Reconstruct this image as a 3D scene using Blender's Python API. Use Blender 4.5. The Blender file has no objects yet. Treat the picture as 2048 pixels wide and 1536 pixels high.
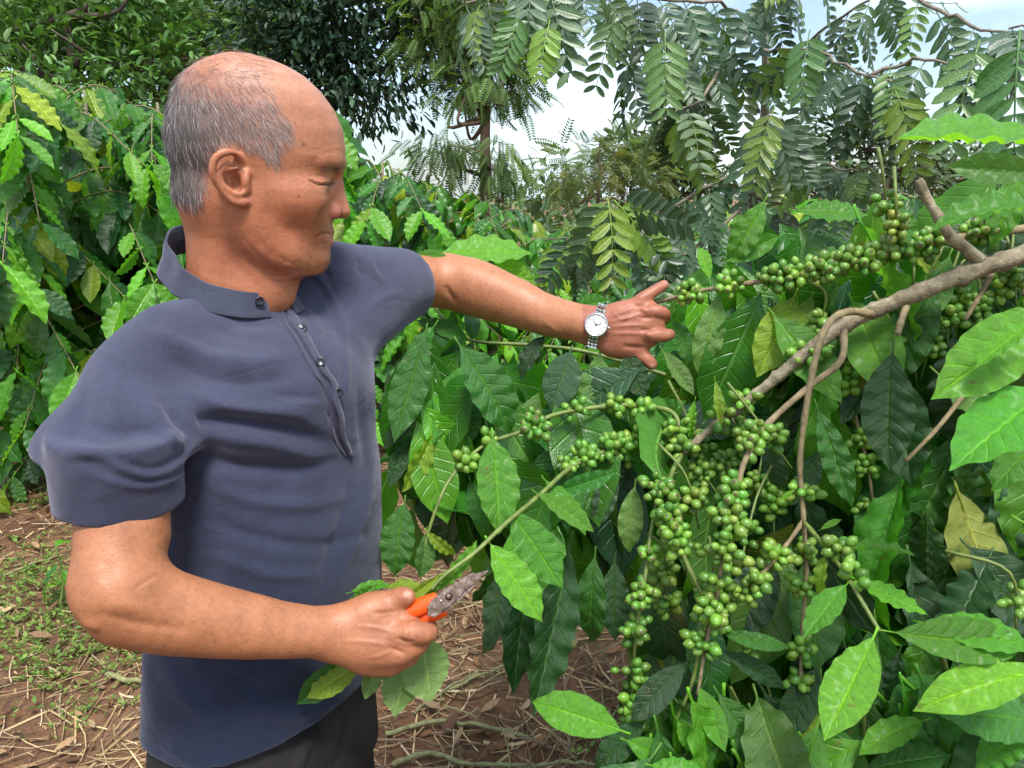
import bpy, bmesh, math, random
import numpy as np
from mathutils import Vector, Matrix, Euler

# ------------------------------------------------------------------ camera, sky, sun, exposure
scene = bpy.context.scene
COL = scene.collection
PITCH = math.radians(13.5)
CAM = np.array([0.0, 0.0, 1.55])
FPX = 1547.0                      # focal length in pixels of the 2048 px wide photograph
cam_data = bpy.data.cameras.new('camera')
cam_data.sensor_width = 36.0
cam_data.lens = 36.0 * FPX / 2048.0
cam_data.clip_start = 0.02
cam_data.clip_end = 3000.0
camera = bpy.data.objects.new('camera', cam_data)
COL.objects.link(camera)
camera.location = CAM
camera.rotation_euler = (math.radians(90) - PITCH, 0, 0)
scene.camera = camera

SUN_ELEV = math.radians(62)
SUN_AZ = math.radians(168)        # compass angle of the sun seen from above, 0 = +Y, clockwise to +X
world = bpy.data.worlds.new('World')
scene.world = world
world.use_nodes = True
wn, wl = world.node_tree.nodes, world.node_tree.links
wn.clear()
w_out = wn.new('ShaderNodeOutputWorld')
w_bg = wn.new('ShaderNodeBackground')
w_sky = wn.new('ShaderNodeTexSky')
w_sky.sky_type = 'NISHITA'
w_sky.sun_disc = False
w_sky.sun_elevation = SUN_ELEV
w_sky.sun_rotation = SUN_AZ
w_sky.air_density = 1.0
w_sky.dust_density = 2.0
w_co = wn.new('ShaderNodeTexCoord')
w_map = wn.new('ShaderNodeMapping')
w_map.inputs['Scale'].default_value = (1.6, 1.6, 4.2)
w_map.inputs['Location'].default_value = (0.3, 1.7, 0.2)
w_noise = wn.new('ShaderNodeTexNoise')
w_noise.inputs['Scale'].default_value = 1.7
w_noise.inputs['Detail'].default_value = 9.0
w_noise.inputs['Roughness'].default_value = 0.56
w_ramp = wn.new('ShaderNodeValToRGB')
w_ramp.color_ramp.elements[0].position = 0.40
w_ramp.color_ramp.elements[0].color = (0.08, 0.08, 0.08, 1)
w_ramp.color_ramp.elements[1].position = 0.62
w_ramp.color_ramp.elements[1].color = (0.97, 0.97, 0.97, 1)
w_n2 = wn.new('ShaderNodeTexNoise')
w_n2.inputs['Scale'].default_value = 3.6
w_n2.inputs['Detail'].default_value = 7.0
w_cc = wn.new('ShaderNodeValToRGB')
w_cc.color_ramp.elements[0].position = 0.34
w_cc.color_ramp.elements[0].color = (3.6, 4.7, 5.6, 1)
w_cc.color_ramp.elements[1].position = 0.66
w_cc.color_ramp.elements[1].color = (7.0, 7.5, 7.9, 1)
w_mix = wn.new('ShaderNodeMix')
w_mix.data_type = 'RGBA'
wl.new(w_co.outputs['Generated'], w_map.inputs['Vector'])
wl.new(w_map.outputs['Vector'], w_noise.inputs['Vector'])
wl.new(w_map.outputs['Vector'], w_n2.inputs['Vector'])
wl.new(w_noise.outputs['Fac'], w_ramp.inputs['Fac'])
wl.new(w_n2.outputs['Fac'], w_cc.inputs['Fac'])
wl.new(w_ramp.outputs['Color'], w_mix.inputs['Factor'])
wl.new(w_sky.outputs['Color'], w_mix.inputs['A'])
wl.new(w_cc.outputs['Color'], w_mix.inputs['B'])
wl.new(w_mix.outputs['Result'], w_bg.inputs['Color'])
w_bg.inputs['Strength'].default_value = 0.105
wl.new(w_bg.outputs['Background'], w_out.inputs['Surface'])

sun_data = bpy.data.lights.new('sun', 'SUN')
sun_data.energy = 2.3
sun_data.angle = math.radians(16)
sun_data.color = (1.0, 0.96, 0.90)
sun = bpy.data.objects.new('sun', sun_data)
COL.objects.link(sun)
_sd = Vector((math.sin(SUN_AZ) * math.cos(SUN_ELEV), math.cos(SUN_AZ) * math.cos(SUN_ELEV), math.sin(SUN_ELEV)))
sun.rotation_euler = _sd.to_track_quat('Z', 'Y').to_euler()
sun.location = (2, -1, 6)

scene.view_settings.view_transform = 'Standard'
scene.view_settings.look = 'None'
scene.view_settings.exposure = 1.22
scene.view_settings.gamma = 1.0
scene.view_settings.use_curve_mapping = False
scene.render.engine = 'CYCLES'
scene.cycles.use_denoising = True
scene.cycles.max_bounces = 8
scene.cycles.transparent_max_bounces = 8
scene.cycles.caustics_reflective = False
scene.cycles.caustics_refractive = False

# ------------------------------------------------------------------ helpers
RIGHT = np.array([1.0, 0, 0])
FWD = np.array([0, math.cos(PITCH), -math.sin(PITCH)])
UP = np.array([0, math.sin(PITCH), math.cos(PITCH)])
rng = np.random.default_rng(7)
random.seed(7)

def P(px, py, d):
    """the place at distance d along the optical axis that the photograph shows at (px, py)"""
    return CAM + d * (FWD + RIGHT * (px - 1024.0) / FPX - UP * (py - 768.0) / FPX)

def PZ(px, py, z):
    """the place on the level z that the photograph shows at (px, py)"""
    r = FWD + RIGHT * (px - 1024.0) / FPX - UP * (py - 768.0) / FPX
    return CAM + r * ((z - CAM[2]) / r[2])

def proj(p):
    q = np.asarray(p, dtype=np.float64) - CAM
    d = q @ FWD
    return 1024 + FPX * (q @ RIGHT) / d, 768 - FPX * (q @ UP) / d, d

def unit(v):
    v = np.asarray(v, float)
    return v / (np.linalg.norm(v) + 1e-12)

def mesh_np(name, verts, faces, smooth=True):
    """mesh from an (n,3) array and a list of face arrays (each (m,3) or (m,4))"""
    me = bpy.data.meshes.new(name)
    verts = np.ascontiguousarray(verts, np.float32)
    if isinstance(faces, np.ndarray):
        faces = [faces]
    loops = np.concatenate([f.ravel() for f in faces]).astype(np.int32)
    tot = np.concatenate([np.full(len(f), f.shape[1]) for f in faces]).astype(np.int32)
    start = np.concatenate([[0], np.cumsum(tot)[:-1]]).astype(np.int32)
    me.vertices.add(len(verts))
    me.vertices.foreach_set('co', verts.ravel())
    me.loops.add(len(loops))
    me.loops.foreach_set('vertex_index', loops)
    me.polygons.add(len(tot))
    me.polygons.foreach_set('loop_start', start)
    me.polygons.foreach_set('loop_total', tot)
    if smooth:
        me.polygons.foreach_set('use_smooth', np.ones(len(tot), bool))
    me.update(calc_edges=True)
    me.validate()
    return me

def vcol(me, name, cols):
    a = me.attributes.new(name, 'FLOAT_COLOR', 'POINT')
    c = np.ones((len(me.vertices), 4), np.float32)
    c[:, :cols.shape[1]] = cols
    a.data.foreach_set('color', c.ravel())

def vuv(me, uv):
    """uv given per vertex"""
    l = me.uv_layers.new(name='UVMap')
    idx = np.empty(len(me.loops), np.int32)
    me.loops.foreach_get('vertex_index', idx)
    l.data.foreach_set('uv', np.ascontiguousarray(uv[idx], np.float32).ravel())

def link(name, me, mat=None, parent=None):
    o = bpy.data.objects.new(name, me)
    COL.objects.link(o)
    if mat is not None and me is not None and len(me.materials) == 0:
        me.materials.append(mat)
    if parent is not None:
        o.parent = parent
    return o

def tag(o, label=None, cat=None, group=None, kind=None):
    if label: o['label'] = label
    if cat: o['category'] = cat
    if group: o['group'] = group
    if kind: o['kind'] = kind
    return o

def empty(name, loc=(0, 0, 0)):
    """an Empty at a thing's base; parts keep world coordinates through part()"""
    o = bpy.data.objects.new(name, None)
    o.empty_display_size = 0.1
    COL.objects.link(o)
    o.location = loc
    return o

def part(name, me, mat, parent):
    """a part whose mesh is given in world coordinates"""
    o = link(name, me, mat)
    o.parent = parent
    m = Matrix.Translation(parent.location)
    if parent.parent is not None:
        m = Matrix.Translation(parent.parent.location) @ parent.matrix_parent_inverse @ parent.matrix_basis
    o.matrix_parent_inverse = m.inverted()
    return o

def catmull(pts, n):
    """smooth polyline through rows of pts (any width), n steps a span"""
    pts = np.asarray(pts, float)
    if len(pts) < 3:
        t = np.linspace(0, 1, n + 1)[:, None]
        return pts[0] * (1 - t) + pts[-1] * t
    p = np.vstack([2 * pts[0] - pts[1], pts, 2 * pts[-1] - pts[-2]])
    out = []
    for i in range(1, len(p) - 2):
        t = np.linspace(0, 1, n, endpoint=False)[:, None]
        a, b, c, d = p[i - 1], p[i], p[i + 1], p[i + 2]
        out.append(0.5 * ((2 * b) + (c - a) * t + (2 * a - 5 * b + 4 * c - d) * t ** 2 + (3 * b - a - 3 * c + d) * t ** 3))
    out.append(pts[-1:])
    return np.vstack(out)

def tube_np(pts, rad, sides=8, cap=True):
    """verts, quads (and end caps as collapsed rings) of a tube along pts"""
    pts = np.asarray(pts, float)
    n = len(pts)
    rad = np.broadcast_to(np.asarray(rad, float), (n,)).copy()
    tan = np.gradient(pts, axis=0)
    tan /= np.linalg.norm(tan, axis=1)[:, None] + 1e-12
    ref = np.array([0, 0, 1.0]) if abs(tan[0, 2]) < 0.9 else np.array([1.0, 0, 0])
    nrm = np.zeros_like(pts)
    v = np.cross(tan[0], ref); v /= np.linalg.norm(v)
    nrm[0] = v
    for i in range(1, n):
        v = nrm[i - 1] - tan[i] * (nrm[i - 1] @ tan[i])
        nrm[i] = v / (np.linalg.norm(v) + 1e-12)
    bi = np.cross(tan, nrm)
    a = np.linspace(0, 2 * np.pi, sides, endpoint=False)
    ring = np.cos(a)[None, :, None] * nrm[:, None] + np.sin(a)[None, :, None] * bi[:, None]
    V = (pts[:, None] + ring * rad[:, None, None]).reshape(-1, 3)
    i = np.arange(n - 1)[:, None]
    j = np.arange(sides)[None]
    jn = (j + 1) % sides
    F = np.stack([i * sides + j, i * sides + jn, (i + 1) * sides + jn, (i + 1) * sides + j], -1).reshape(-1, 4)
    if cap:
        base = len(V)
        V = np.vstack([V, pts[:1] - tan[:1] * rad[0] * 0.3, pts[-1:] + tan[-1:] * rad[-1] * 0.3])
        jj = np.arange(sides)
        c0 = np.stack([np.full(sides, base), (jj + 1) % sides, jj, np.full(sides, base)], -1)[:, :3]
        k = (n - 1) * sides
        c1 = np.stack([np.full(sides, base + 1), k + jj, k + (jj + 1) % sides], -1)
        return V, [F, c0, c1]
    return V, [F]

def tube_mesh(name, pts, rad, sides=8):
    V, F = tube_np(pts, rad, sides)
    return mesh_np(name, V, F)

class Bag:
    """collects many small meshes that become one mesh"""
    def __init__(self):
        self.V, self.F3, self.F4, self.C, self.U, self.n = [], [], [], [], [], 0
    def add(self, V, F, col=None, uv=None):
        if isinstance(F, np.ndarray): F = [F]
        for f in F:
            (self.F3 if f.shape[1] == 3 else self.F4).append(f + self.n)
        self.V.append(V); self.n += len(V)
        if col is not None:
            self.C.append(np.broadcast_to(np.asarray(col, float), (len(V), 3)))
        if uv is not None:
            self.U.append(uv)
    def add_many(self, V, F, M, cols=None, uv=None):
        """V (n,3) local template, F faces, M (k,4,4) transforms, cols (k,3)"""
        k, n = len(M), len(V)
        if k == 0: return
        W = np.einsum('kij,nj->kni', M[:, :3, :3], V) + M[:, None, :3, 3]
        if isinstance(F, np.ndarray): F = [F]
        off = (np.arange(k) * n)[:, None, None]
        for f in F:
            g = (f[None] + off).reshape(-1, f.shape[1]) + self.n
            (self.F3 if f.shape[1] == 3 else self.F4).append(g)
        self.V.append(W.reshape(-1, 3)); self.n += k * n
        if cols is not None:
            self.C.append(np.repeat(cols, n, axis=0))
        if uv is not None:
            self.U.append(np.tile(uv, (k, 1)))
    def mesh(self, name, smooth=True):
        F = []
        if self.F4: F.append(np.concatenate(self.F4))
        if self.F3: F.append(np.concatenate(self.F3))
        me = mesh_np(name, np.concatenate(self.V), F, smooth)
        if self.C: vcol(me, 'Col', np.concatenate(self.C))
        if self.U: vuv(me, np.concatenate(self.U))
        return me

def frame(z, x_hint):
    """3x3 matrix whose columns are x, y, z axes; x is along x_hint as far as possible"""
    x = unit(x_hint)
    z = np.asarray(z, float); z = unit(z - x * (z @ x))
    y = np.cross(z, x)
    return np.stack([x, y, z], 1)

def mat4(R, t, s=1.0):
    m = np.eye(4)
    m[:3, :3] = R * s
    m[:3, 3] = t
    return m

# ---- materials
def new_mat(name):
    m = bpy.data.materials.new(name)
    m.use_nodes = True
    nt = m.node_tree
    b = nt.nodes['Principled BSDF']
    return m, nt.nodes, nt.links, b

def noise_node(N, L, scale, detail=4, rough=0.55, vec=None, coord='Object'):
    t = N.new('ShaderNodeTexNoise')
    t.inputs['Scale'].default_value = scale
    t.inputs['Detail'].default_value = detail
    t.inputs['Roughness'].default_value = rough
    if vec is None:
        c = N.new('ShaderNodeTexCoord')
        vec = c.outputs[coord]
    L.new(vec, t.inputs['Vector'])
    return t

def ramp_node(N, L, fac, stops):
    r = N.new('ShaderNodeValToRGB')
    e = r.color_ramp.elements
    while len(e) < len(stops): e.new(0.5)
    for i, (p, c) in enumerate(stops):
        e[i].position = p
        e[i].color = (*c, 1)
    L.new(fac, r.inputs['Fac'])
    return r

def mixc(N, L, a, b, fac, blend='MIX'):
    m = N.new('ShaderNodeMix')
    m.data_type = 'RGBA'; m.blend_type = blend
    for s, v in (('Factor', fac), ('A', a), ('B', b)):
        if hasattr(v, 'links'): L.new(v, m.inputs[s])
        elif isinstance(v, (int, float)): m.inputs[s].default_value = v
        else: m.inputs[s].default_value = (*v, 1)
    return m.outputs['Result']

def bump_node(N, L, height, strength, dist, b=None):
    u = N.new('ShaderNodeBump')
    u.inputs['Strength'].default_value = strength
    u.inputs['Distance'].default_value = dist
    L.new(height, u.inputs['Height'])
    if b is not None: L.new(u.outputs['Normal'], b.inputs['Normal'])
    return u

def simple_mat(name, col, rough=0.6, metal=0.0, nscale=40.0, namt=0.15, bump=0.0):
    m, N, L, b = new_mat(name)
    t = noise_node(N, L, nscale, 5)
    lo = tuple(c * (1 - namt) for c in col); hi = tuple(min(1, c * (1 + namt)) for c in col)
    r = ramp_node(N, L, t.outputs['Fac'], [(0.3, lo), (0.7, hi)])
    L.new(r.outputs['Color'], b.inputs['Base Color'])
    b.inputs['Roughness'].default_value = rough
    b.inputs['Metallic'].default_value = metal
    if bump: bump_node(N, L, t.outputs['Fac'], 0.6, bump, b)
    return m

# ---- signed distance modelling: smooth unions of capsule chains, ellipsoids and lofts
class Sdf:
    def __init__(self):
        self.prims = []          # (function, centre, radius, op, k)
    def _add(self, f, pts, r, op, k):
        c = pts.mean(0)
        self.prims.append((f, c, np.linalg.norm(pts - c, axis=1).max() + r, op, k))
    def chain(self, pts, rad, k=0.01, op='u', flat=None, smooth=3, kin=None):
        """limb along pts with radius at each point; flat = (direction, factor) squeezes the section"""
        pts = np.asarray(pts, float); rad = np.broadcast_to(np.asarray(rad, float), (len(pts),))
        if smooth and len(pts) > 2:
            q = catmull(np.column_stack([pts, rad]), smooth)
            pts, rad = q[:, :3], q[:, 3]
        if flat is not None:
            fn = unit(flat[0]); fs = 1.0 / flat[1] - 1.0
        segs = [(a.astype(np.float32), b.astype(np.float32), r0, r1) for a, b, r0, r1 in zip(pts[:-1], pts[1:], rad[:-1], rad[1:])]
        if flat is not None: fn = fn.astype(np.float32)
        def f(p, br=None):
            d = None
            use = segs
            if br is not None and len(segs) > 1:
                c = p[len(p) // 2]
                e = []
                for a, b, r0, r1 in segs:
                    t = min(1, max(0, (c - a) @ (b - a) / max((b - a) @ (b - a), 1e-12)))
                    e.append(np.linalg.norm(c - a - t * (b - a)) - (r0 + (r1 - r0) * t))
                lim = min(e) + br * 2.1 + (0 if flat is None else .5 * rad.max())
                use = [s for s, v in zip(segs, e) if v <= lim]
            for a, b, r0, r1 in use:
                ba = b - a
                pa = p - a
                t = np.clip(pa @ (ba / max(ba @ ba, 1e-12)), 0, 1)
                q = pa - t[:, None] * ba
                if flat is not None:
                    q = q + (q @ fn)[:, None] * (fn * fs)
                e = np.sqrt(np.einsum('ij,ij->i', q, q)) - (np.float32(r0) + np.float32(r1 - r0) * t)
                d = e if d is None else np.minimum(d, e)
            return d
        self._add(f, pts, rad.max() * 1.3, op, k)
    def ell(self, c, r, R=None, k=0.01, op='u'):
        c = np.asarray(c, np.float32); r = np.asarray(r, np.float32)
        R = None if R is None else np.asarray(R, np.float32)
        def f(p, br=None):
            q = p - c
            if R is not None: q = q @ R
            q = q / r; k0 = np.sqrt(np.einsum('ij,ij->i', q, q)); q = q / r; k1 = np.sqrt(np.einsum('ij,ij->i', q, q)) + 1e-9
            return k0 * (k0 - 1) / k1
        self._add(f, c[None], r.max(), op, k)
    def fn(self, f, c, radius, k=0.01, op='u'):
        self._add(f, np.asarray(c, float)[None], radius, op, k)
    def eval(self, p, near=None, br=None):
        p = np.asarray(p, np.float32)
        d = np.full(len(p), 1.0, np.float32)
        for i, (f, c, r, op, k) in enumerate(self.prims):
            if near is not None and not near[i]: continue
            e = f(p) if br is None else f(p, br)
            if near is None: self._E.append(e)
            if op == 'u':
                if k <= 0: d = np.minimum(d, e)
                else:
                    h = np.clip(0.5 + 0.5 * (d - e) / k, 0, 1)
                    d = d + (e - d) * h - k * h * (1 - h)
            elif op == 's':
                if k <= 0: d = np.maximum(d, -e)
                else:
                    h = np.clip(0.5 - 0.5 * (d + e) / k, 0, 1)
                    d = d + (-e - d) * h + k * h * (1 - h)
            elif op == 'i':
                if k <= 0: d = np.maximum(d, e)
                else:
                    h = np.clip(0.5 - 0.5 * (e - d) / k, 0, 1)
                    d = e + (d - e) * h + k * h * (1 - h)
        return d
    def polygonise(self, h, B=16):
        lo = np.min([c - r for _, c, r, o, _ in self.prims if o == 'u'], 0) - 3 * h
        hi = np.max([c + r for _, c, r, o, _ in self.prims if o == 'u'], 0) + 3 * h
        nb = np.ceil((hi - lo) / (h * B)).astype(int) + 1
        N = nb * B + 4
        g = np.stack(np.meshgrid(*[np.arange(n) for n in nb], indexing='ij'), -1).reshape(-1, 3)
        half = B * h * 0.5
        cen = lo + g * (B * h) + half
        rad = half * 1.7321
        self._E = []
        d0 = self.eval(cen)
        E = np.array(self._E).T - rad * 1.45
        K = np.array([k for *_, k in self.prims]) * 1.3 + 0.008
        NEAR = E < K
        for i, (_, _, _, o, _) in enumerate(self.prims):
            if o == 'i': NEAR[:, i] = True
        sel = np.abs(d0) < rad * 1.5 + 0.006
        act, NEAR = g[sel], NEAR[sel]
        ax = np.arange(B + 1)
        loc = np.stack(np.meshgrid(ax, ax, ax, indexing='ij'), -1).reshape(-1, 3)
        keys, poss, quads = [], [], []
        mul = np.array([N[1] * N[2], N[2], 1], np.int64)
        S = B + 1
        for b, near in zip(act, NEAR):
            base = b * B
            p = lo + (base + loc) * h
            v = self.eval(p, near, rad).reshape(S, S, S)
            ins = v < 0
            if ins.all() or not ins.any(): continue
            # cells
            acc = np.zeros((B, B, B, 3)); cnt = np.zeros((B, B, B))
            for axis in range(3):
                sl0 = [slice(None)] * 3; sl1 = [slice(None)] * 3
                sl0[axis] = slice(0, B); sl1[axis] = slice(1, S)
                v0, v1 = v[tuple(sl0)], v[tuple(sl1)]
                cr = (v0 < 0) != (v1 < 0)
                t = np.where(cr, v0 / np.where(cr, v0 - v1, 1), 0)
                o1, o2 = [a for a in range(3) if a != axis]
                for da in (0, 1):
                    for db in (0, 1):
                        s = [slice(0, B)] * 3
                        s[o1] = slice(da, B + da); s[o2] = slice(db, B + db)
                        c_, t_ = cr[tuple(s)], t[tuple(s)]
                        cnt += c_
                        acc[..., axis] += t_
                        acc[..., o1] += c_ * da
                        acc[..., o2] += c_ * db
                # faces for edges owned by this block
                s = [slice(0, B)] * 3
                c_ = cr[tuple(s)]
                e = np.argwhere(c_)
                if len(e):
                    inside = v[tuple(s)][c_] < 0
                    gk = (base + e) @ mul
                    a1, a2 = mul[(axis + 1) % 3], mul[(axis + 2) % 3]
                    q = np.stack([gk, gk - a1, gk - a1 - a2, gk - a2], 1)
                    q = np.where(inside[:, None], q, q[:, ::-1])
                    quads.append(q)
            m = cnt > 0
            ci = np.argwhere(m)
            keys.append((base + ci) @ mul)
            poss.append(lo + (base + ci + acc[m] / cnt[m][:, None]) * h)
        keys = np.concatenate(keys); poss = np.concatenate(poss); quads = np.concatenate(quads)
        o = np.argsort(keys); keys, poss = keys[o], poss[o]
        ix = np.clip(np.searchsorted(keys, quads), 0, len(keys) - 1)
        ok = (keys[ix] == quads).all(1)
        return poss, ix[ok].astype(np.int32)

def smooth_np(V, F, it=2, lam=0.5):
    E = np.concatenate([F[:, [0, 1]], F[:, [1, 2]], F[:, [2, 3]], F[:, [3, 0]]])
    for _ in range(it):
        s = np.zeros_like(V); c = np.zeros(len(V))
        for a in range(3):
            s[:, a] = np.bincount(E[:, 0], V[E[:, 1], a], len(V)) + np.bincount(E[:, 1], V[E[:, 0], a], len(V))
        c = np.bincount(E[:, 0], minlength=len(V)) + np.bincount(E[:, 1], minlength=len(V))
        V = V + lam * (s / np.maximum(c, 1)[:, None] - V)
    return V

def normals_np(V, F):
    n = np.cross(V[F[:, 2]] - V[F[:, 0]], V[F[:, 3]] - V[F[:, 1]])
    o = np.zeros_like(V)
    for a in range(3):
        for c in range(4):
            o[:, a] += np.bincount(F[:, c], n[:, a], len(V))
    return o / (np.linalg.norm(o, axis=1)[:, None] + 1e-12)

def close_holes(me, sides=24):
    bm = bmesh.new(); bm.from_mesh(me)
    e = [q for q in bm.edges if q.is_boundary]
    if e:
        f = bmesh.ops.holes_fill(bm, edges=e, sides=sides)['faces']
        for q in f: q.smooth = True
    bm.to_mesh(me); bm.free()

def poly_dist(x, y, pts):
    """distance from points to a polyline and the parameter 0..1 along it"""
    pts = np.asarray(pts, float)
    best = np.full(len(x), 1e9); par = np.zeros(len(x))
    seg = np.linalg.norm(np.diff(pts, axis=0), axis=1); tot = seg.sum(); acc = 0
    side = np.zeros(len(x))
    for a, b, l in zip(pts[:-1], pts[1:], seg):
        dx, dy = b - a
        t = np.clip(((x - a[0]) * dx + (y - a[1]) * dy) / max(l * l, 1e-9), 0, 1)
        ex, ey = x - a[0] - t * dx, y - a[1] - t * dy
        d = np.hypot(ex, ey)
        m = d < best
        best = np.where(m, d, best); par = np.where(m, (acc + t * l) / tot, par)
        side = np.where(m, np.sign(dx * ey - dy * ex), side)
        acc += l
    return best, par, side

def in_poly(x, y, poly):
    poly = np.asarray(poly, float); c = np.zeros(len(x), bool)
    j = len(poly) - 1
    for i in range(len(poly)):
        xi, yi = poly[i]; xj, yj = poly[j]
        c ^= ((yi > y) != (yj > y)) & (x < (xj - xi) * (y - yi) / (yj - yi + 1e-12) + xi)
        j = i
    return c

# ------------------------------------------------------------------ ground
def gheight(x, y):
    return (.018 * np.sin(2.1 * x + .7) * np.sin(1.7 * y + .4) + .012 * np.sin(5.3 * x + 2 * y) + .008 * np.sin(9.1 * y - 4 * x) + .05 * np.clip((y - 6) / 20, 0, 3))
gx = np.concatenate([-np.geomspace(900, 4, 22), np.linspace(-3.9, 3.9, 150), np.geomspace(4, 900, 22)])
gy = np.concatenate([-np.geomspace(400, 1.2, 14), np.linspace(-1.1, 9, 190), np.geomspace(9.2, 1500, 26)])
X, Y = np.meshgrid(gx, gy, indexing='ij')
Z = gheight(X, Y) * (np.abs(X) < 60) * (np.abs(Y) < 120)
near = (np.abs(X) < 4) & (Y < 9.1) & (Y > -1.2)
Z = Z + near * .006 * rng.normal(0, 1, Z.shape)
i = np.arange(len(gx) - 1)[:, None]; j = np.arange(len(gy) - 1)[None]; ny = len(gy)
F = np.stack([i * ny + j, (i + 1) * ny + j, (i + 1) * ny + j + 1, i * ny + j + 1], -1).reshape(-1, 4)
soil, N, L, b = new_mat('red_soil')
t1 = noise_node(N, L, 1.6, 8, .65); t2 = noise_node(N, L, 34, 7, .7); t3 = noise_node(N, L, 160, 4, .6)
r1 = ramp_node(N, L, t1.outputs['Fac'], [(.30, (.150, .066, .030)), (.5, (.235, .118, .058)), (.70, (.330, .195, .105))])
r2 = ramp_node(N, L, t2.outputs['Fac'], [(.32, (.45, .42, .40)), (.6, (1.15, 1.12, 1.08))])
c = mixc(N, L, r1.outputs['Color'], r2.outputs['Color'], .9, 'MULTIPLY')
tg = noise_node(N, L, 2.3, 6, .7); rg = ramp_node(N, L, tg.outputs['Fac'], [(.52, (0, 0, 0)), (.66, (1, 1, 1))])
tg2 = noise_node(N, L, 60, 3, .6); rg2 = ramp_node(N, L, tg2.outputs['Fac'], [(.48, (0, 0, 0)), (.58, (1, 1, 1))])
gm = mixc(N, L, rg.outputs['Color'], rg2.outputs['Color'], 1.0, 'MULTIPLY')
c = mixc(N, L, c, (.10, .13, .030), gm)
L.new(c, b.inputs['Base Color']); b.inputs['Roughness'].default_value = .95
b1 = bump_node(N, L, t3.outputs['Fac'], .8, .01); b2 = bump_node(N, L, t2.outputs['Fac'], .9, .03, b); L.new(b1.outputs['Normal'], b2.inputs['Normal'])
ground = link('ground', mesh_np('ground', np.stack([X, Y, Z], -1).reshape(-1, 3), F), soil)
tag(ground, 'red-brown orchard soil with sparse low weeds', kind='structure')

def gz(x, y): return gheight(np.asarray(x, float), np.asarray(y, float))

def attr_mat(name, rough=.8, trans=0.0, spec=.3, bump=None):
    m, N, L, b = new_mat(name)
    a = N.new('ShaderNodeAttribute'); a.attribute_name = 'Col'
    b.inputs['Roughness'].default_value = rough; b.inputs['Specular IOR Level'].default_value = spec
    if bump:
        t = noise_node(N, L, bump[0], 4); bump_node(N, L, t.outputs['Fac'], .6, bump[1], b)
        rr = ramp_node(N, L, t.outputs['Fac'], [(.3, (.75, .75, .75)), (.7, (1.2, 1.2, 1.2))])
        col = mixc(N, L, a.outputs['Color'], rr.outputs['Color'], 1.0, 'MULTIPLY')
    else: col = a.outputs['Color']
    L.new(col, b.inputs['Base Color'])
    if trans > 0:
        tr_ = N.new('ShaderNodeBsdfTranslucent'); mx = N.new('ShaderNodeMixShader'); mx.inputs[0].default_value = trans
        br_ = mixc(N, L, col, (1.5, 1.6, .6), 1.0, 'MULTIPLY')
        L.new(br_, tr_.inputs['Color'])
        o = N['Material Output']
        L.new(b.outputs[0], mx.inputs[1]); L.new(tr_.outputs[0], mx.inputs[2]); L.new(mx.outputs[0], o.inputs['Surface'])
    return m
litter_mat = attr_mat('dry_litter', .85, 0, .25, (140, .002))

def in_view(x, y, z=0.0, m=80):
    px, py, d = proj(np.column_stack([x, y, np.broadcast_to(z, np.shape(x))]))
    return (px > -m) & (px < 2048 + m) & (py < 1536 + m * 2) & (d > .3)

def scatter(n, x0, x1, y0, y1, power=1.6, seed=1):
    r = np.random.default_rng(seed)
    y = y0 + (y1 - y0) * r.random(n) ** power
    x = x0 + (x1 - x0) * r.random(n)
    k = in_view(x, y)
    return x[k], y[k], r

# straw and grass stems: bent narrow ribbons
def ribbons(name, n, seed, length, width, palette, area, lift=.004, power=1.7):
    x, y, r = scatter(n, *area, power=power, seed=seed)
    n = len(x); S = 5
    a = r.random(n) * 2 * np.pi; ln = length[0] + (length[1] - length[0]) * r.random(n) ** 2
    w = width[0] + (width[1] - width[0]) * r.random(n)
    bend = r.normal(0, .5, n)
    t = np.linspace(-.5, .5, S)
    ang = a[:, None] + bend[:, None] * t[None]
    px_ = x[:, None] + np.cumsum(np.cos(ang) * ln[:, None] / S, 1); py_ = y[:, None] + np.cumsum(np.sin(ang) * ln[:, None] / S, 1)
    tilt = r.normal(0, .12, n)
    pz_ = gz(px_, py_) + lift + .012 * r.random((n, 1)) + np.abs(tilt[:, None] * t[None]) * ln[:, None] * .5
    nx, ny_ = -np.sin(ang) * w[:, None] * .5, np.cos(ang) * w[:, None] * .5
    tz = r.normal(0, .4, (n, 1)) * w[:, None]
    A = np.stack([px_ + nx, py_ + ny_, pz_ + tz], -1); Bq = np.stack([px_ - nx, py_ - ny_, pz_ - tz], -1)
    V = np.stack([A, Bq], 2).reshape(-1, 3)
    base = (np.arange(n) * S * 2)[:, None]; k = np.arange(S - 1)[None] * 2
    F = np.stack([base + k, base + k + 1, base + k + 3, base + k + 2], -1).reshape(-1, 4)
    c = np.array(palette)[r.integers(0, len(palette), n)] * (.6 + .7 * r.random((n, 1)))
    bag = Bag(); bag.add(V, F, np.repeat(c, S * 2, axis=0))
    return bag.mesh(name)
straw_cols = [(.42, .30, .15), (.50, .38, .21), (.33, .22, .11), (.26, .16, .09), (.45, .35, .22)]
o = link('straw_litter', ribbons('straw_litter', 11000, 21, (.04, .34), (.0014, .0055), straw_cols, (-2.6, 1.6, .9, 6.5)), litter_mat)
tag(o, 'dry yellow straw and grass stems strewn over the soil', 'straw', kind='stuff')
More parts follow.
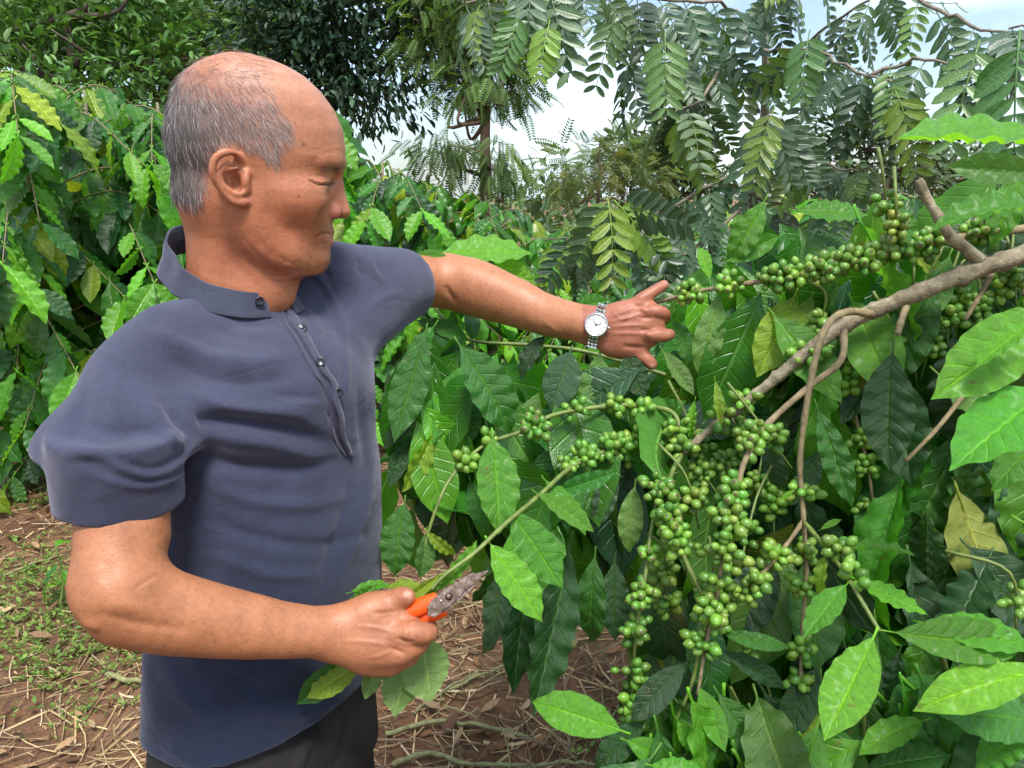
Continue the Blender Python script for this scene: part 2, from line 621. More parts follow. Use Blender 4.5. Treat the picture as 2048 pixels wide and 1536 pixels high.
# fallen leaves: curled boats
lv = np.array([(0, 0, 0), (.3, .16, .06), (.3, -.16, .06), (.33, 0, .0), (.68, .17, .09), (.68, -.17, .07), (.7, 0, .03), (1, 0, .10)])
lf = [np.array([(0, 3, 1), (0, 2, 3), (4, 6, 7), (6, 5, 7)]), np.array([(1, 3, 6, 4), (3, 2, 5, 6)])]
x, y, r = scatter(2600, -2.6, 1.6, .9, 7.0, 1.5, 33)
M = []
for a_, b_ in zip(x, y):
    e = Euler((r.normal(0, .45), r.normal(0, .35), r.random() * 6.283)).to_matrix()
    s_ = .03 + .06 * r.random()
    M.append(mat4(np.array(e), (a_, b_, float(gz(a_, b_)) + .012 + .015 * r.random()), s_))
pal = np.array([(.17, .085, .04), (.12, .06, .03), (.26, .16, .085), (.09, .045, .028), (.34, .24, .13), (.24, .15, .085)])
bag = Bag(); bag.add_many(lv, lf, np.array(M), pal[r.integers(0, 6, len(M))] * (.6 + .7 * r.random((len(M), 1))))
tag(link('fallen_leaves', bag.mesh('fallen_leaves'), litter_mat), 'brown curled dead leaves lying thick on the ground', 'dead leaves', kind='stuff')
# low weeds: rosettes of little round leaves in patches
wv_ = np.array([(0, 0, 0), (.45, .28, .10), (.45, -.28, .10), (1, 0, .05)]); wf = np.array([(0, 2, 3, 1)])
r = np.random.default_rng(5)
M, cs = [], []
for px_, py_, rad_, n_ in [(60, 1130, .28, 420), (150, 1210, .30, 560), (90, 1290, .22, 380), (230, 1180, .22, 260), (90, 990, .3, 220), (270, 1290, .12, 90), (20, 1200, .25, 240), (60, 880, .5, 260), (190, 1330, .2, 160), (1190, 1460, .12, 60), (240, 1400, .2, 80), (960, 650, 1.5, 300), (1060, 660, 2.0, 300), (130, 930, .4, 200), (100, 1420, .2, 60)]:
    g0 = PZ(px_, py_, 0)
    for _ in range(int(n_ * .7)):
        a, q = r.random() * 6.283, rad_ * math.sqrt(r.random())
        x_, y_ = g0[0] + q * math.cos(a) * 1.2, g0[1] + q * math.sin(a)
        far = max(1.0, g0[1] / 3.0)
        s_ = (.010 + .018 * r.random() ** 2) * far
        for k in range(3):
            e = np.array(Euler((r.normal(0, .3), -.35 + r.normal(0, .25), k * 2.09 + r.random())).to_matrix())
            M.append(mat4(e, (x_, y_, float(gz(x_, y_)) + .010 + .02 * r.random()), s_)); cs.append(np.array([(.13, .22, .035), (.18, .27, .05), (.09, .17, .03)][r.integers(3)]) * (.7 + .6 * r.random()))
bag = Bag(); bag.add_many(wv_, wf, np.array(M), np.array(cs))
weed_mat = attr_mat('weed_leaf', .6, .25)
tag(link('low_weeds', bag.mesh('low_weeds'), weed_mat), 'patches of tiny light green weeds creeping over the soil', 'weeds', kind='stuff')
# twigs: thin bent sticks, the larger prunings one by one
x, y, r = scatter(420, -.45, 1.1, .95, 3.2, 1.2, 71)
bag = Bag()
for a_, b_ in zip(x, y):
    an, ln = r.random() * 6.283, .08 + .3 * r.random() ** 1.5
    p0 = np.array([a_, b_, float(gz(a_, b_)) + .01 + .035 * r.random()]); d_ = np.array([math.cos(an), math.sin(an), r.normal(0, .10)])
    sd = np.cross(d_, [0, 0, 1]) * r.normal(0, .12)
    pts = np.array([p0 + d_ * ln * t + sd * ln * math.sin(t * 3) for t in np.linspace(0, 1, 5)])
    pts[:, 2] = np.maximum(pts[:, 2], gz(pts[:, 0], pts[:, 1]) + .003)
    V, F = tube_np(pts, np.linspace(1, .5, 5) * (.0016 + .0026 * r.random()), 5)
    bag.add(V, F, np.array([(.20, .13, .085), (.26, .19, .12), (.13, .085, .055), (.22, .22, .10)][r.integers(4)]) * (.7 + .5 * r.random()))
tag(link('twig_litter', bag.mesh('twig_litter'), litter_mat), 'tangle of thin dead twigs on the ground under the coffee bush', 'twigs', kind='stuff')
bark_prun = simple_mat('pruned_bark', (.20, .20, .085), .8, nscale=60, namt=.4, bump=.002)
prun = [([(770, 1475), (880, 1440), (1000, 1432), (1080, 1440)], .0075, 'long olive-green pruned stem lying across the litter beside the trousers'),
        ([(785, 1530), (860, 1500), (950, 1505), (1060, 1490)], .008, 'thick mossy pruned stem at the bottom edge beside the trousers'),
        ([(900, 1380), (980, 1330), (1060, 1300), (1130, 1310)], .006, 'curved pale pruned twig on the litter below the shears'),
        ([(1000, 1536), (1120, 1505), (1200, 1500), (1260, 1490)], .006, 'grey pruned stem near the bottom edge under the low leaves'),
        ([(830, 1430), (900, 1370), (960, 1320)], .0045, 'thin slanting pruned twig leaning over the other stems'),
        ([(215, 1352), (255, 1358), (305, 1345), (335, 1335)], .010, 'grey stick lying on the soil behind the shirt hem'),
        ([(0, 1150), (60, 1125), (130, 1095)], .006, 'pale bent stick on the soil by the left edge')]
for pts, rad_, lab in prun:
    Q = np.array([PZ(a, b_, .02 + .015 * k) for k, (a, b_) in enumerate(pts)])
    Q[:, 2] = gz(Q[:, 0], Q[:, 1]) + .016 + .012 * np.sin(np.arange(len(Q)) * 1.9) ** 2
    Q = catmull(Q, 6)
    Q += rng.normal(0, .002, Q.shape)
    o = link('pruned_stem', tube_mesh('pruned_stem', Q, np.linspace(1, .7, len(Q)) * rad_ * (1 + .12 * np.sin(np.arange(len(Q)) * 2.1)), 8), bark_prun)
    tag(o, lab, 'stick', 'pruned stems on the ground')

# ------------------------------------------------------------------ leaves and berries shared by all coffee plants
def leaf_np(seed, nu=30, nh=4, width=.20, curl=.12, fold=.25, wave=.02, nwave=5.5, quilt=.010, twist=0.0, petiole=True, side=0.0):
    r = np.random.default_rng(seed)
    u = np.linspace(0, 1, nu)
    ku = np.array([0, .04, .12, .26, .42, .56, .70, .82, .91, .96, 1.0]); kw = np.array([.015, .08, .36, .76, .97, 1, .88, .60, .28, .12, .0])
    cw = catmull(np.column_stack([ku, kw]), 6)
    w = np.interp(u, cw[:, 0], cw[:, 1]) * width
    v = np.concatenate([-np.linspace(1, 0, nh + 1), np.linspace(0, 1, nh + 1)[1:]])
    U, Vv = np.meshgrid(u, v, indexing='ij')
    av = np.abs(Vv)
    y = Vv * w[:, None]
    ph = r.random(2) * 6
    phase = np.where(Vv > 0, ph[0], ph[1])
    z = fold * np.abs(y)
    z = z - .25 * fold * y ** 2 / max(width, .01)
    z += wave * np.sin(2 * np.pi * nwave * U + phase) * av ** 2 * np.sin(np.pi * np.clip(U, 0, 1)) ** .5
    q = np.abs(np.sin(np.pi * (U * 9.0 - av * 1.35)))
    z += quilt * (q - .6) * np.clip(1.15 - av ** 2, 0, 1) * np.clip(w[:, None] / width, 0, 1)
    z -= .012 * np.exp(-(av / .14) ** 2) * (w[:, None] / width)
    y = y + side * U ** 2
    # arch along the length, by bending
    a = curl * 2.2 * U ** 1.3
    x = np.cumsum(np.concatenate([np.zeros((1, U.shape[1])), np.cos(a[1:]) * np.diff(U, axis=0)]), 0)
    zz = -np.cumsum(np.concatenate([np.zeros((1, U.shape[1])), np.sin(a[1:]) * np.diff(U, axis=0)]), 0)
    ny, nz = np.zeros_like(a), np.cos(a); nx = np.sin(a)
    tw = twist * U
    yy = y * np.cos(tw) - z * np.sin(tw); z2 = y * np.sin(tw) + z * np.cos(tw)
    P3 = np.stack([x + nx * z2, yy, zz + nz * z2], -1).reshape(-1, 3)
    nv = len(v)
    i = np.arange(nu - 1)[:, None]; j = np.arange(nv - 1)[None]
    F = np.stack([i * nv + j, (i + 1) * nv + j, (i + 1) * nv + j + 1, i * nv + j + 1], -1).reshape(-1, 4)
    uv = np.stack([U, Vv * .5 + .5], -1).reshape(-1, 2)
    if petiole:
        pt, pf = tube_np(np.array([(-.085, 0, .012), (-.04, 0, .0), (.02, 0, -.006), (.25, 0, -.014)]), [.011, .010, .009, .004], 5)
        F = [F] + [f + len(P3) for f in pf]
        uv = np.concatenate([uv, np.tile([.5, .5], (len(pt), 1))])
        P3 = np.concatenate([P3, pt])
    else: F = [F]
    return P3, F, uv

def leaf_material(name, source, vein=.62, gloss=.23, underside=(1.5, 1.25, 1.5), trans=.36, nveins=9.0, bump=.006):
    m, N, L, b = new_mat(name)
    if source == 'object':
        oi = N.new('ShaderNodeObjectInfo'); col = oi.outputs['Color']
    else:
        at = N.new('ShaderNodeAttribute'); at.attribute_name = 'Col'; col = at.outputs['Color']
    def math_(op, a, b_=None):
        n = N.new('ShaderNodeMath'); n.operation = op
        for k, v in enumerate((a, b_)):
            if v is None: continue
            if hasattr(v, 'links'): L.new(v, n.inputs[k])
            else: n.inputs[k].default_value = v
        return n.outputs[0]
    uv = N.new('ShaderNodeUVMap'); sp = N.new('ShaderNodeSeparateXYZ'); L.new(uv.outputs['UV'], sp.inputs[0])
    av = math_('MULTIPLY', math_('ABSOLUTE', math_('SUBTRACT', sp.outputs['Y'], .5)), 2.0)
    mid = math_('POWER', math_('SUBTRACT', 1.0, math_('MINIMUM', math_('MULTIPLY', av, 9.0), 1.0)), 1.5)
    f = math_('FRACT', math_('SUBTRACT', math_('MULTIPLY', sp.outputs['X'], nveins), math_('MULTIPLY', av, nveins * .15)))
    lat = math_('MULTIPLY', math_('POWER', math_('MULTIPLY', math_('ABSOLUTE', math_('SUBTRACT', f, .5)), 2.0), 11.0), math_('SUBTRACT', 1.0, math_('MULTIPLY', av, .75)))
    veins = math_('MAXIMUM', mid, math_('MULTIPLY', lat, .62))
    t1 = noise_node(N, L, 26, 5, .6); t2 = noise_node(N, L, 240, 3, .6)
    r1 = ramp_node(N, L, t1.outputs['Fac'], [(.3, (.74, .76, .70)), (.7, (1.22, 1.18, 1.25))])
    c = mixc(N, L, col, r1.outputs['Color'], 1.0, 'MULTIPLY')
    vc = mixc(N, L, c, (2.1, 1.75, 1.9), 1.0, 'MULTIPLY')
    vc2 = mixc(N, L, vc, (.06, .075, .01), 1.0, 'ADD')
    c = mixc(N, L, c, vc2, math_('MULTIPLY', veins, vein))
    # speckles of rust and wear
    rs = ramp_node(N, L, t2.outputs['Fac'], [(.68, (0, 0, 0)), (.74, (1, 1, 1))])
    c = mixc(N, L, c, (.20, .16, .05), math_('MULTIPLY', rs.outputs['Color'], .35))
    # larger brown patches of disease on some leaves
    t4 = noise_node(N, L, 7.5, 4, .6, coord='Object' if source == 'attr' else 'Object')
    oi2 = N.new('ShaderNodeObjectInfo')
    mp = N.new('ShaderNodeVectorMath'); mp.operation = 'ADD'
    cmb = N.new('ShaderNodeCombineXYZ')
    for k_ in range(3): L.new(math_('MULTIPLY', oi2.outputs['Random'], 37.0 + 11 * k_), cmb.inputs[k_])
    tcn = N.new('ShaderNodeTexCoord'); L.new(tcn.outputs['Object'], mp.inputs[0]); L.new(cmb.outputs[0], mp.inputs[1]); L.new(mp.outputs[0], t4.inputs['Vector'])
    rb_ = ramp_node(N, L, t4.outputs['Fac'], [(.66, (0, 0, 0)), (.72, (.75, .75, .75))])
    c = mixc(N, L, c, (.15, .11, .03), rb_.outputs['Color'])
    geo = N.new('ShaderNodeNewGeometry')
    under = mixc(N, L, c, (*underside,), 1.0, 'MULTIPLY')
    under = mixc(N, L, under, (.03, .04, .015), 1.0, 'ADD')
    c = mixc(N, L, c, under, geo.outputs['Backfacing'])
    L.new(c, b.inputs['Base Color'])
    rg = math_('ADD', math_('MULTIPLY', geo.outputs['Backfacing'], .25), math_('ADD', math_('MULTIPLY', t1.outputs['Fac'], .18), gloss - .09))
    L.new(rg, b.inputs['Roughness'])
    b.inputs['Specular IOR Level'].default_value = .55
    b.inputs['Coat Weight'].default_value = .10; b.inputs['Coat Roughness'].default_value = .22
    hgt = math_('ADD', math_('MULTIPLY', veins, -1.0), math_('MULTIPLY', t2.outputs['Fac'], .35))
    bump_node(N, L, hgt, .55, bump, b)
    tl = N.new('ShaderNodeBsdfTranslucent')
    tc_ = mixc(N, L, c, (1.7, 1.75, .7), 1.0, 'MULTIPLY'); L.new(tc_, tl.inputs['Color'])
    mx = N.new('ShaderNodeMixShader'); mx.inputs[0].default_value = trans
    L.new(b.outputs[0], mx.inputs[1]); L.new(tl.outputs[0], mx.inputs[2]); L.new(mx.outputs[0], N['Material Output'].inputs['Surface'])
    return m
LEAF_OBJ = leaf_material('coffee_leaf', 'object')
LEAF_ATT = leaf_material('coffee_leaf_mass', 'attr')

LEAVES = []
_r = np.random.default_rng(99)
for k in range(14):
    V, F, uv = leaf_np(100 + k, width=.185 + .035 * _r.random(), curl=[.10, .22, .34, .05, .45, .18][k % 6], fold=[.18, .35, .10, .5, .25][k % 5], wave=.018 + .026 * _r.random(),
                       nwave=4.5 + 2.5 * _r.random(), quilt=.024 + .014 * _r.random(), twist=_r.normal(0, .35), side=_r.normal(0, .04))
    me = mesh_np('leaf', V, F); vuv(me, uv); me.materials.append(LEAF_OBJ)
    LEAVES.append(me)
LOW = []
for k in range(6):
    V, F, uv = leaf_np(300 + k, nu=12, nh=2, width=.19 + .03 * _r.random(), curl=[.12, .3, .45][k % 3], fold=[.2, .4][k % 2], wave=.03, nwave=3, quilt=0, twist=_r.normal(0, .4), petiole=False)
    LOW.append((V, F, uv))
LC = {'d': (.017, .074, .016), 'm': (.038, .160, .017), 'b': (.078, .265, .016), 'v': (.115, .350, .017), 'y': (.22, .34, .022), 'p': (.105, .23, .045), 'o': (.17, .22, .028), 'g': (.034, .095, .036)}

def leaf_matrix(base, tip, up, roll=0.0, wide=1.0):
    base, tip = np.asarray(base, float), np.asarray(tip, float)
    ln = np.linalg.norm(tip - base)
    R = frame(np.asarray(up, float), tip - base)
    if roll:
        c, s = math.cos(roll), math.sin(roll)
        R = R @ np.array([[1, 0, 0], [0, c, -s], [0, s, c]])
    m = np.eye(4); m[:3, :3] = R * np.array([ln, ln * wide, ln]); m[:3, 3] = base
    return m

def put(name, me, M, parent, color=None):
    o = bpy.data.objects.new(name, me); COL.objects.link(o)
    o.parent = parent
    q = parent; off = np.zeros(3)
    while q is not None:
        off = off + np.array(q.location); q = q.parent
    M = np.array(M); M[:3, 3] -= off
    o.matrix_basis = Matrix(M.tolist())
    if color is not None: o.color = (*[float(c) for c in color], 1)
    return o

def vary(c, r, amt=.22):
    k = 1 + r.normal(0, amt)
    h = r.normal(0, .06)
    return np.clip(np.array(c) * max(.45, k) * np.array([1 + h * 2, 1 + h * .3, 1]), .004, .6)

# berries
def berry_np(seg=10, rings=7):
    th = np.linspace(0, np.pi, rings + 2)[1:-1]
    a = np.linspace(0, 2 * np.pi, seg, endpoint=False)
    V = [(0, 0, 1.12)]
    C = [(.18, .14, .05)]
    for t in th:
        for q in a:
            V.append((math.sin(t) * math.cos(q), math.sin(t) * math.sin(q), 1.12 * math.cos(t)))
            C.append((1, 1, 1))
    V.append((0, 0, -1.12)); C.append((1, 1, 1))
    V = np.array(V); n = seg
    F4, F3 = [], []
    for i in range(rings - 1):
        for j in range(n):
            F4.append((1 + i * n + j, 1 + i * n + (j + 1) % n, 1 + (i + 1) * n + (j + 1) % n, 1 + (i + 1) * n + j)[::-1])
    for j in range(n):
        F3.append((0, 1 + j, 1 + (j + 1) % n)); F3.append((len(V) - 1, 1 + (rings - 1) * n + (j + 1) % n, 1 + (rings - 1) * n + j))
    # the scar at the free end: a low collar
    k = len(V)
    for rr, zz in ((.24, 1.03), (.22, 1.20), (.12, 1.20), (.10, 1.08)):
        V = np.vstack([V, [(rr * math.cos(q), rr * math.sin(q), zz) for q in a]])
    for i in range(3):
        for j in range(n):
            F4.append((k + i * n + j, k + i * n + (j + 1) % n, k + (i + 1) * n + (j + 1) % n, k + (i + 1) * n + j))
    return V, [np.array(F4), np.array(F3)]
def berry_material(name, source):
    m, N, L, b = new_mat(name)
    if source == 'object':
        oi = N.new('ShaderNodeObjectInfo'); col = oi.outputs['Color']
    else:
        at = N.new('ShaderNodeAttribute'); at.attribute_name = 'Col'; col = at.outputs['Color']
    t = noise_node(N, L, 160, 4, .6); r1 = ramp_node(N, L, t.outputs['Fac'], [(.3, (.80, .82, .75)), (.7, (1.2, 1.15, 1.2))])
    c = mixc(N, L, col, r1.outputs['Color'], 1.0, 'MULTIPLY')
    ts = noise_node(N, L, 480, 2, .5); rs = ramp_node(N, L, ts.outputs['Fac'], [(.66, (0, 0, 0)), (.74, (.5, .5, .5))])
    c = mixc(N, L, c, (.22, .17, .06), rs.outputs['Color'])
    if source == 'object':
        tc2 = N.new('ShaderNodeTexCoord'); sx = N.new('ShaderNodeSeparateXYZ'); L.new(tc2.outputs['Object'], sx.inputs[0])
        tipf = ramp_node(N, L, sx.outputs['Z'], [(.95, (0, 0, 0)), (1.0, (.85, .85, .85))])
        c = mixc(N, L, c, (.10, .075, .03), tipf.outputs['Color'])
    L.new(c, b.inputs['Base Color']); b.inputs['Roughness'].default_value = .34
    b.inputs['Subsurface Weight'].default_value = .0
    return m
BV_, BF_ = berry_np()
BERRY_OBJ, BERRY_ATT = berry_material('green_berry', 'object'), berry_material('green_berry_mass', 'attr')
BERRY = mesh_np('berry', BV_, BF_); BERRY.materials.append(BERRY_OBJ)
BC = [(.092, .235, .028), (.125, .290, .032), (.066, .180, .024), (.155, .310, .036), (.145, .245, .040)]

def cluster_np(c, axis, n, r, rad=.0064):
    """centres and outward directions of n berries packed round a stem"""
    axis = unit(axis)
    p = r.normal(0, 1, (n, 3)) * .014
    p += (p @ axis)[:, None] * axis * .15
    sz = rad * (.72 + .42 * r.random(n))
    for _ in range(50):
        d = p[:, None] - p[None]
        l = np.linalg.norm(d, axis=2) + 1e-9
        need = (sz[:, None] + sz[None]) * .98
        push = np.clip(need - l, 0, None); np.fill_diagonal(push, 0)
        p = p + (d / l[..., None] * push[..., None]).sum(1) * .35
        p = p * .985
        ra = p - (p @ axis)[:, None] * axis
        rl = np.linalg.norm(ra, axis=1) + 1e-9
        p += ra / rl[:, None] * np.clip(.007 - rl, 0, None)[:, None]
    out = p - (p @ axis)[:, None] * axis * .6
    return p + c, out / (np.linalg.norm(out, axis=1)[:, None] + 1e-9), sz
def berry_matrix(c, out, s):
    x = np.cross(out, [.31, .22, .92]); return mat4(frame(out, x) * np.array([1, 1, 1.07]), c, s)
_bl = np.array([(0, 0, 1.1)] + [(math.cos(a) * .9, math.sin(a) * .9, .45) for a in np.arange(6) * 1.0472] + [(math.cos(a + .52) * .9, math.sin(a + .52) * .9, -.5) for a in np.arange(6) * 1.0472] + [(0, 0, -1.05)])
_bf = [(0, 1 + i, 1 + (i + 1) % 6) for i in range(6)] + [(13, 7 + (i + 1) % 6, 7 + i) for i in range(6)] + [(1 + i, 7 + i, 1 + (i + 1) % 6) for i in range(6)] + [(1 + (i + 1) % 6, 7 + i, 7 + (i + 1) % 6) for i in range(6)]
_rb = np.random.default_rng(8)
SMALL_CLUSTER = []                                   # small clusters for the shrubs further off
for _k in range(5):
    _c, _o, _s = cluster_np(np.zeros(3), [0, 0, 1.0], 9, _rb)
    _bag = Bag(); _bag.add_many(_bl, [np.array(_bf)], np.array([berry_matrix(a, o, s) for a, o, s in zip(_c, _o, _s)]))
    SMALL_CLUSTER.append((np.concatenate(_bag.V), [np.concatenate(_bag.F3)]))
bark, N_, L_, b_ = new_mat('coffee_bark')
_t = noise_node(N_, L_, 55, 7, .7); _w = noise_node(N_, L_, 300, 4, .6)
_rr = ramp_node(N_, L_, _t.outputs['Fac'], [(.28, (.085, .066, .042)), (.5, (.215, .178, .115)), (.72, (.40, .355, .25))])
L_.new(_rr.outputs['Color'], b_.inputs['Base Color']); b_.inputs['Roughness'].default_value = .9
_b1 = bump_node(N_, L_, _w.outputs['Fac'], .8, .0015); _b2 = bump_node(N_, L_, _t.outputs['Fac'], .9, .004, b_); L_.new(_b1.outputs['Normal'], _b2.inputs['Normal'])
green_stem = simple_mat('green_twig', (.13, .18, .040), .55, nscale=70, namt=.35, bump=.0006)
brown_twig = simple_mat('brown_twig', (.205, .160, .085), .8, nscale=90, namt=.4, bump=.0010)

# ------------------------------------------------------------------ trees in the background
def simple_leaf(w=.3, fold=.12):
    V = np.array([(0, 0, 0), (.28, w * .40, fold * .6), (.28, -w * .40, fold * .6), (.62, w * .5, fold * .5), (.62, -w * .5, fold * .5), (1, 0, -.08), (.45, 0, 0)])
    F = [np.array([(0, 6, 1), (0, 2, 6), (3, 6, 5), (6, 4, 5), (1, 6, 3), (6, 2, 4)])]
    return V, F
def feather_leaf(n=9, w=.035, ln=.22):
    """a fine frond: a thread of a rachis with rows of narrow leaflets"""
    V, F = [], []
    for i in range(n):
        t = .12 + .86 * i / (n - 1)
        l = ln * (1 - .55 * abs(t - .45))
        for s in (-1, 1):
            k = len(V)
            b = np.array([t, 0, -.25 * t * t]); d = np.array([.45, s, -.25]); d /= np.linalg.norm(d)
            nn = np.array([.8, -.35 * s, .1]) * w
            V += [b, b + d * l * .5 + nn, b + d * l, b + d * l * .5 - nn]
            F.append((k, k + 1, k + 2, k + 3) if s < 0 else (k, k + 3, k + 2, k + 1))
    k = len(V)
    V += [np.array([0, .008, 0]), np.array([0, -.008, 0]), np.array([.5, -.006, -.06]), np.array([.5, .006, -.06]), np.array([1, 0.004, -.25]), np.array([1, -.004, -.25])]
    F += [(k, k + 1, k + 2, k + 3), (k + 3, k + 2, k + 5, k + 4)]
    return np.array(V), [np.array(F)]

def tree(name, label, base_px, d, crown, n_clump, per_clump, leaf, size, palette, trunk_r, trunk_pts=None, droop=.4, seed=1, mat=None, group=None, clump_r=.45, flat=.7, n_limbs=14, bark_col=(.10, .075, .055)):
    """crown: ellipsoids (px, py, distance, rx, ry, rz) in photograph pixels and metres"""
    r = np.random.default_rng(seed)
    g = P(base_px, 400, d); base = np.array([g[0], g[1], float(gz(g[0], g[1]))])
    root = empty(name, base)
    tag(root, label, 'tree', group)
    top = np.mean([P(c[0], c[1], c[2]) for c in crown], 0)
    if trunk_pts is None:
        pts = [base, base + [.05, 0, (top[2] - base[2]) * .4], top * [1, 1, 0] + [0, 0, base[2] + (top[2] - base[2]) * .8], top + [0, 0, .5]]
    else: pts = [base] + [P(a, b, d) for a, b in trunk_pts]
    pts = catmull(np.array(pts, float), 6)
    bm_ = simple_mat(name + '_bark', bark_col, .9, nscale=14, namt=.45, bump=.02)
    part('trunk', tube_mesh('trunk', pts, np.linspace(1, .28, len(pts)) * trunk_r, 10), bm_, root)
    # clumps
    cl = []
    w = np.array([c[3] * c[4] * c[5] for c in crown]); w = w / w.sum()
    for k in r.choice(len(crown), n_clump, p=w):
        c = crown[k]; q = r.normal(0, 1, 3); q /= np.linalg.norm(q); q *= r.random() ** .45
        cl.append(P(c[0], c[1], c[2]) + q * np.array([c[3], c[4], c[5]]))
    cl = np.array(cl)
    for c in cl[:n_limbs]:
        k = np.argmin(np.linalg.norm(pts - c, axis=1) + np.maximum(0, pts[:, 2] - c[2] + .2) * 3)
        a = pts[k]
        q = catmull(np.array([a, a * .5 + c * .5 + r.normal(0, .12, 3) + [0, 0, -.08], c]), 5)
        part('limb', tube_mesh('limb', q, np.linspace(1, .25, len(q)) * trunk_r * .38, 6), bm_, root)
    V, F = leaf
    M, cs = [], []
    for c in cl:
        tint = np.array(palette[r.integers(len(palette))]) * (.65 + .7 * r.random())
        ax = unit(c - (top * .6 + pts[len(pts) // 2] * .4) + r.normal(0, .3, 3))
        # a twig carries the leaves of the clump
        for _ in range(per_clump):
            o = r.normal(0, 1, 3) * clump_r * np.array([1, 1, flat])
            p = c + o
            dr = unit(o / clump_r * .7 + ax * .5 + r.normal(0, .5, 3) + np.array([0, 0, -droop]))
            R = frame(np.array([0, 0, 1.0]) + r.normal(0, .45, 3), dr)
            M.append(mat4(R, p, size * (.65 + .7 * r.random()))); cs.append(tint * (.7 + .6 * r.random()))
    bag = Bag(); bag.add_many(V, F, np.array(M), np.array(cs))
    tag(part('crown', bag.mesh('crown'), mat or TREE_LEAF, root), kind='stuff')
    return root
TREE_LEAF = attr_mat('tree_leaf', .45, .22, .4)
FEATHER = attr_mat('feather_leaf', .6, .35, .3)
GRP = 'shade trees behind the coffee rows'
# dense broadleaf tree, top left
tree('broadleaf_tree', 'dense green broadleaf tree at the upper left behind the coffee shrubs', 190, 9.5,
     [(60, 110, 9.2, 1.3, .9, 1.0), (190, 60, 9.6, 1.1, .9, .9), (330, 90, 9.6, .95, .9, .75), (120, 230, 9.0, .95, .8, .42), (250, 200, 9.0, .8, .7, .5), (-80, 60, 9.5, 1.2, 1, 1.2)],
     140, 44, simple_leaf(.36), .16, [(.075, .175, .040), (.100, .215, .046), (.060, .140, .040), (.120, .245, .055)], .13, droop=.15, seed=3, group=GRP, clump_r=.26)
tree('feathery_tree', 'light green feathery tree rising above the man\'s head', 330, 11,
     [(400, 40, 11, 1.0, .8, 1.0), (300, 20, 11, .8, .8, .8), (480, 60, 11.5, .7, .7, .7), (60, 0, 11, .8, .8, .6)], 200, 16, feather_leaf(9, .045, .24), .30,
     [(.11, .19, .035), (.14, .20, .045), (.085, .16, .04)], .14, trunk_pts=[(320, 250), (330, 180), (350, 60), (360, -60)], droop=1.1, seed=4, mat=FEATHER, group=GRP, clump_r=.22)
tree('dark_shade_tree', 'tall dark green shade tree with a black trunk behind the man\'s face', 660, 8.5,
     [(600, 30, 8.6, .75, .7, .75), (720, 40, 8.4, .85, .7, .75), (640, 170, 8.4, .80, .7, .55), (760, 150, 8.3, .45, .6, .5), (860, 20, 8.8, .55, .6, .5), (530, 120, 8.6, .5, .5, .7)],
     150, 46, simple_leaf(.34), .13, [(.024, .058, .030), (.034, .076, .038), (.018, .046, .025), (.045, .090, .048)], .105,
     trunk_pts=[(655, 330), (662, 200), (668, 60), (672, -80)], droop=.6, seed=5, group=GRP, clump_r=.21, bark_col=(.022, .018, .016))
tree('lacy_tree', 'slender lacy-leaved tree with a thin brown trunk against the sky', 972, 8.0,
     [(985, 60, 8, .45, .5, .50), (930, 170, 8, .36, .4, .34), (1010, 150, 8, .30, .4, .35), (890, 280, 7.8, .26, .3, .22), (1070, 20, 8.2, .5, .5, .35), (1010, 320, 7.8, .30, .3, .20), (880, 60, 8, .35, .4, .5)],
     150, 10, feather_leaf(10, .05, .26), .21, [(.085, .150, .040), (.110, .180, .050), (.065, .120, .035)], .075,
     trunk_pts=[(972, 380), (970, 300), (972, 230), (978, 120), (985, 20), (990, -60)], droop=1.1, seed=6, mat=FEATHER, group=GRP, clump_r=.13, n_limbs=40, bark_col=(.13, .075, .05))
tree('lacy_tree', 'small pale lacy tree on the horizon right of the slender trunk', 1180, 13,
     [(1180, 330, 13, .8, .7, .35), (1290, 330, 13.5, .9, .7, .5), (1120, 350, 12.5, .6, .5, .2)], 46, 12, feather_leaf(9, .05, .26), .30, [(.12, .17, .06), (.10, .16, .06), (.16, .18, .05)], .06, droop=.6, seed=7, mat=FEATHER, group=GRP, clump_r=.22)
tree('distant_tree', 'hazy distant tree seen through the leaflets at the centre right', 1310, 17,
     [(1310, 330, 17, 1.0, 1, .6), (1390, 350, 17, .9, 1, .5)], 34, 40, simple_leaf(.4), .26, [(.075, .115, .055), (.09, .13, .06)], .14, droop=.2, seed=8, group=GRP, clump_r=.36)
tree('distant_tree', 'hazy distant tree seen through the leaflets at the far right', 1740, 15,
     [(1720, 250, 15, 1.1, .9, .9), (1800, 300, 15, 1.2, .9, .8), (1960, 330, 16, 1.2, 1, .5), (1640, 350, 15, .8, .8, .4)], 56, 40, simple_leaf(.4), .24, [(.055, .095, .045), (.07, .115, .05)], .14, droop=.2, seed=9, group=GRP, clump_r=.34)

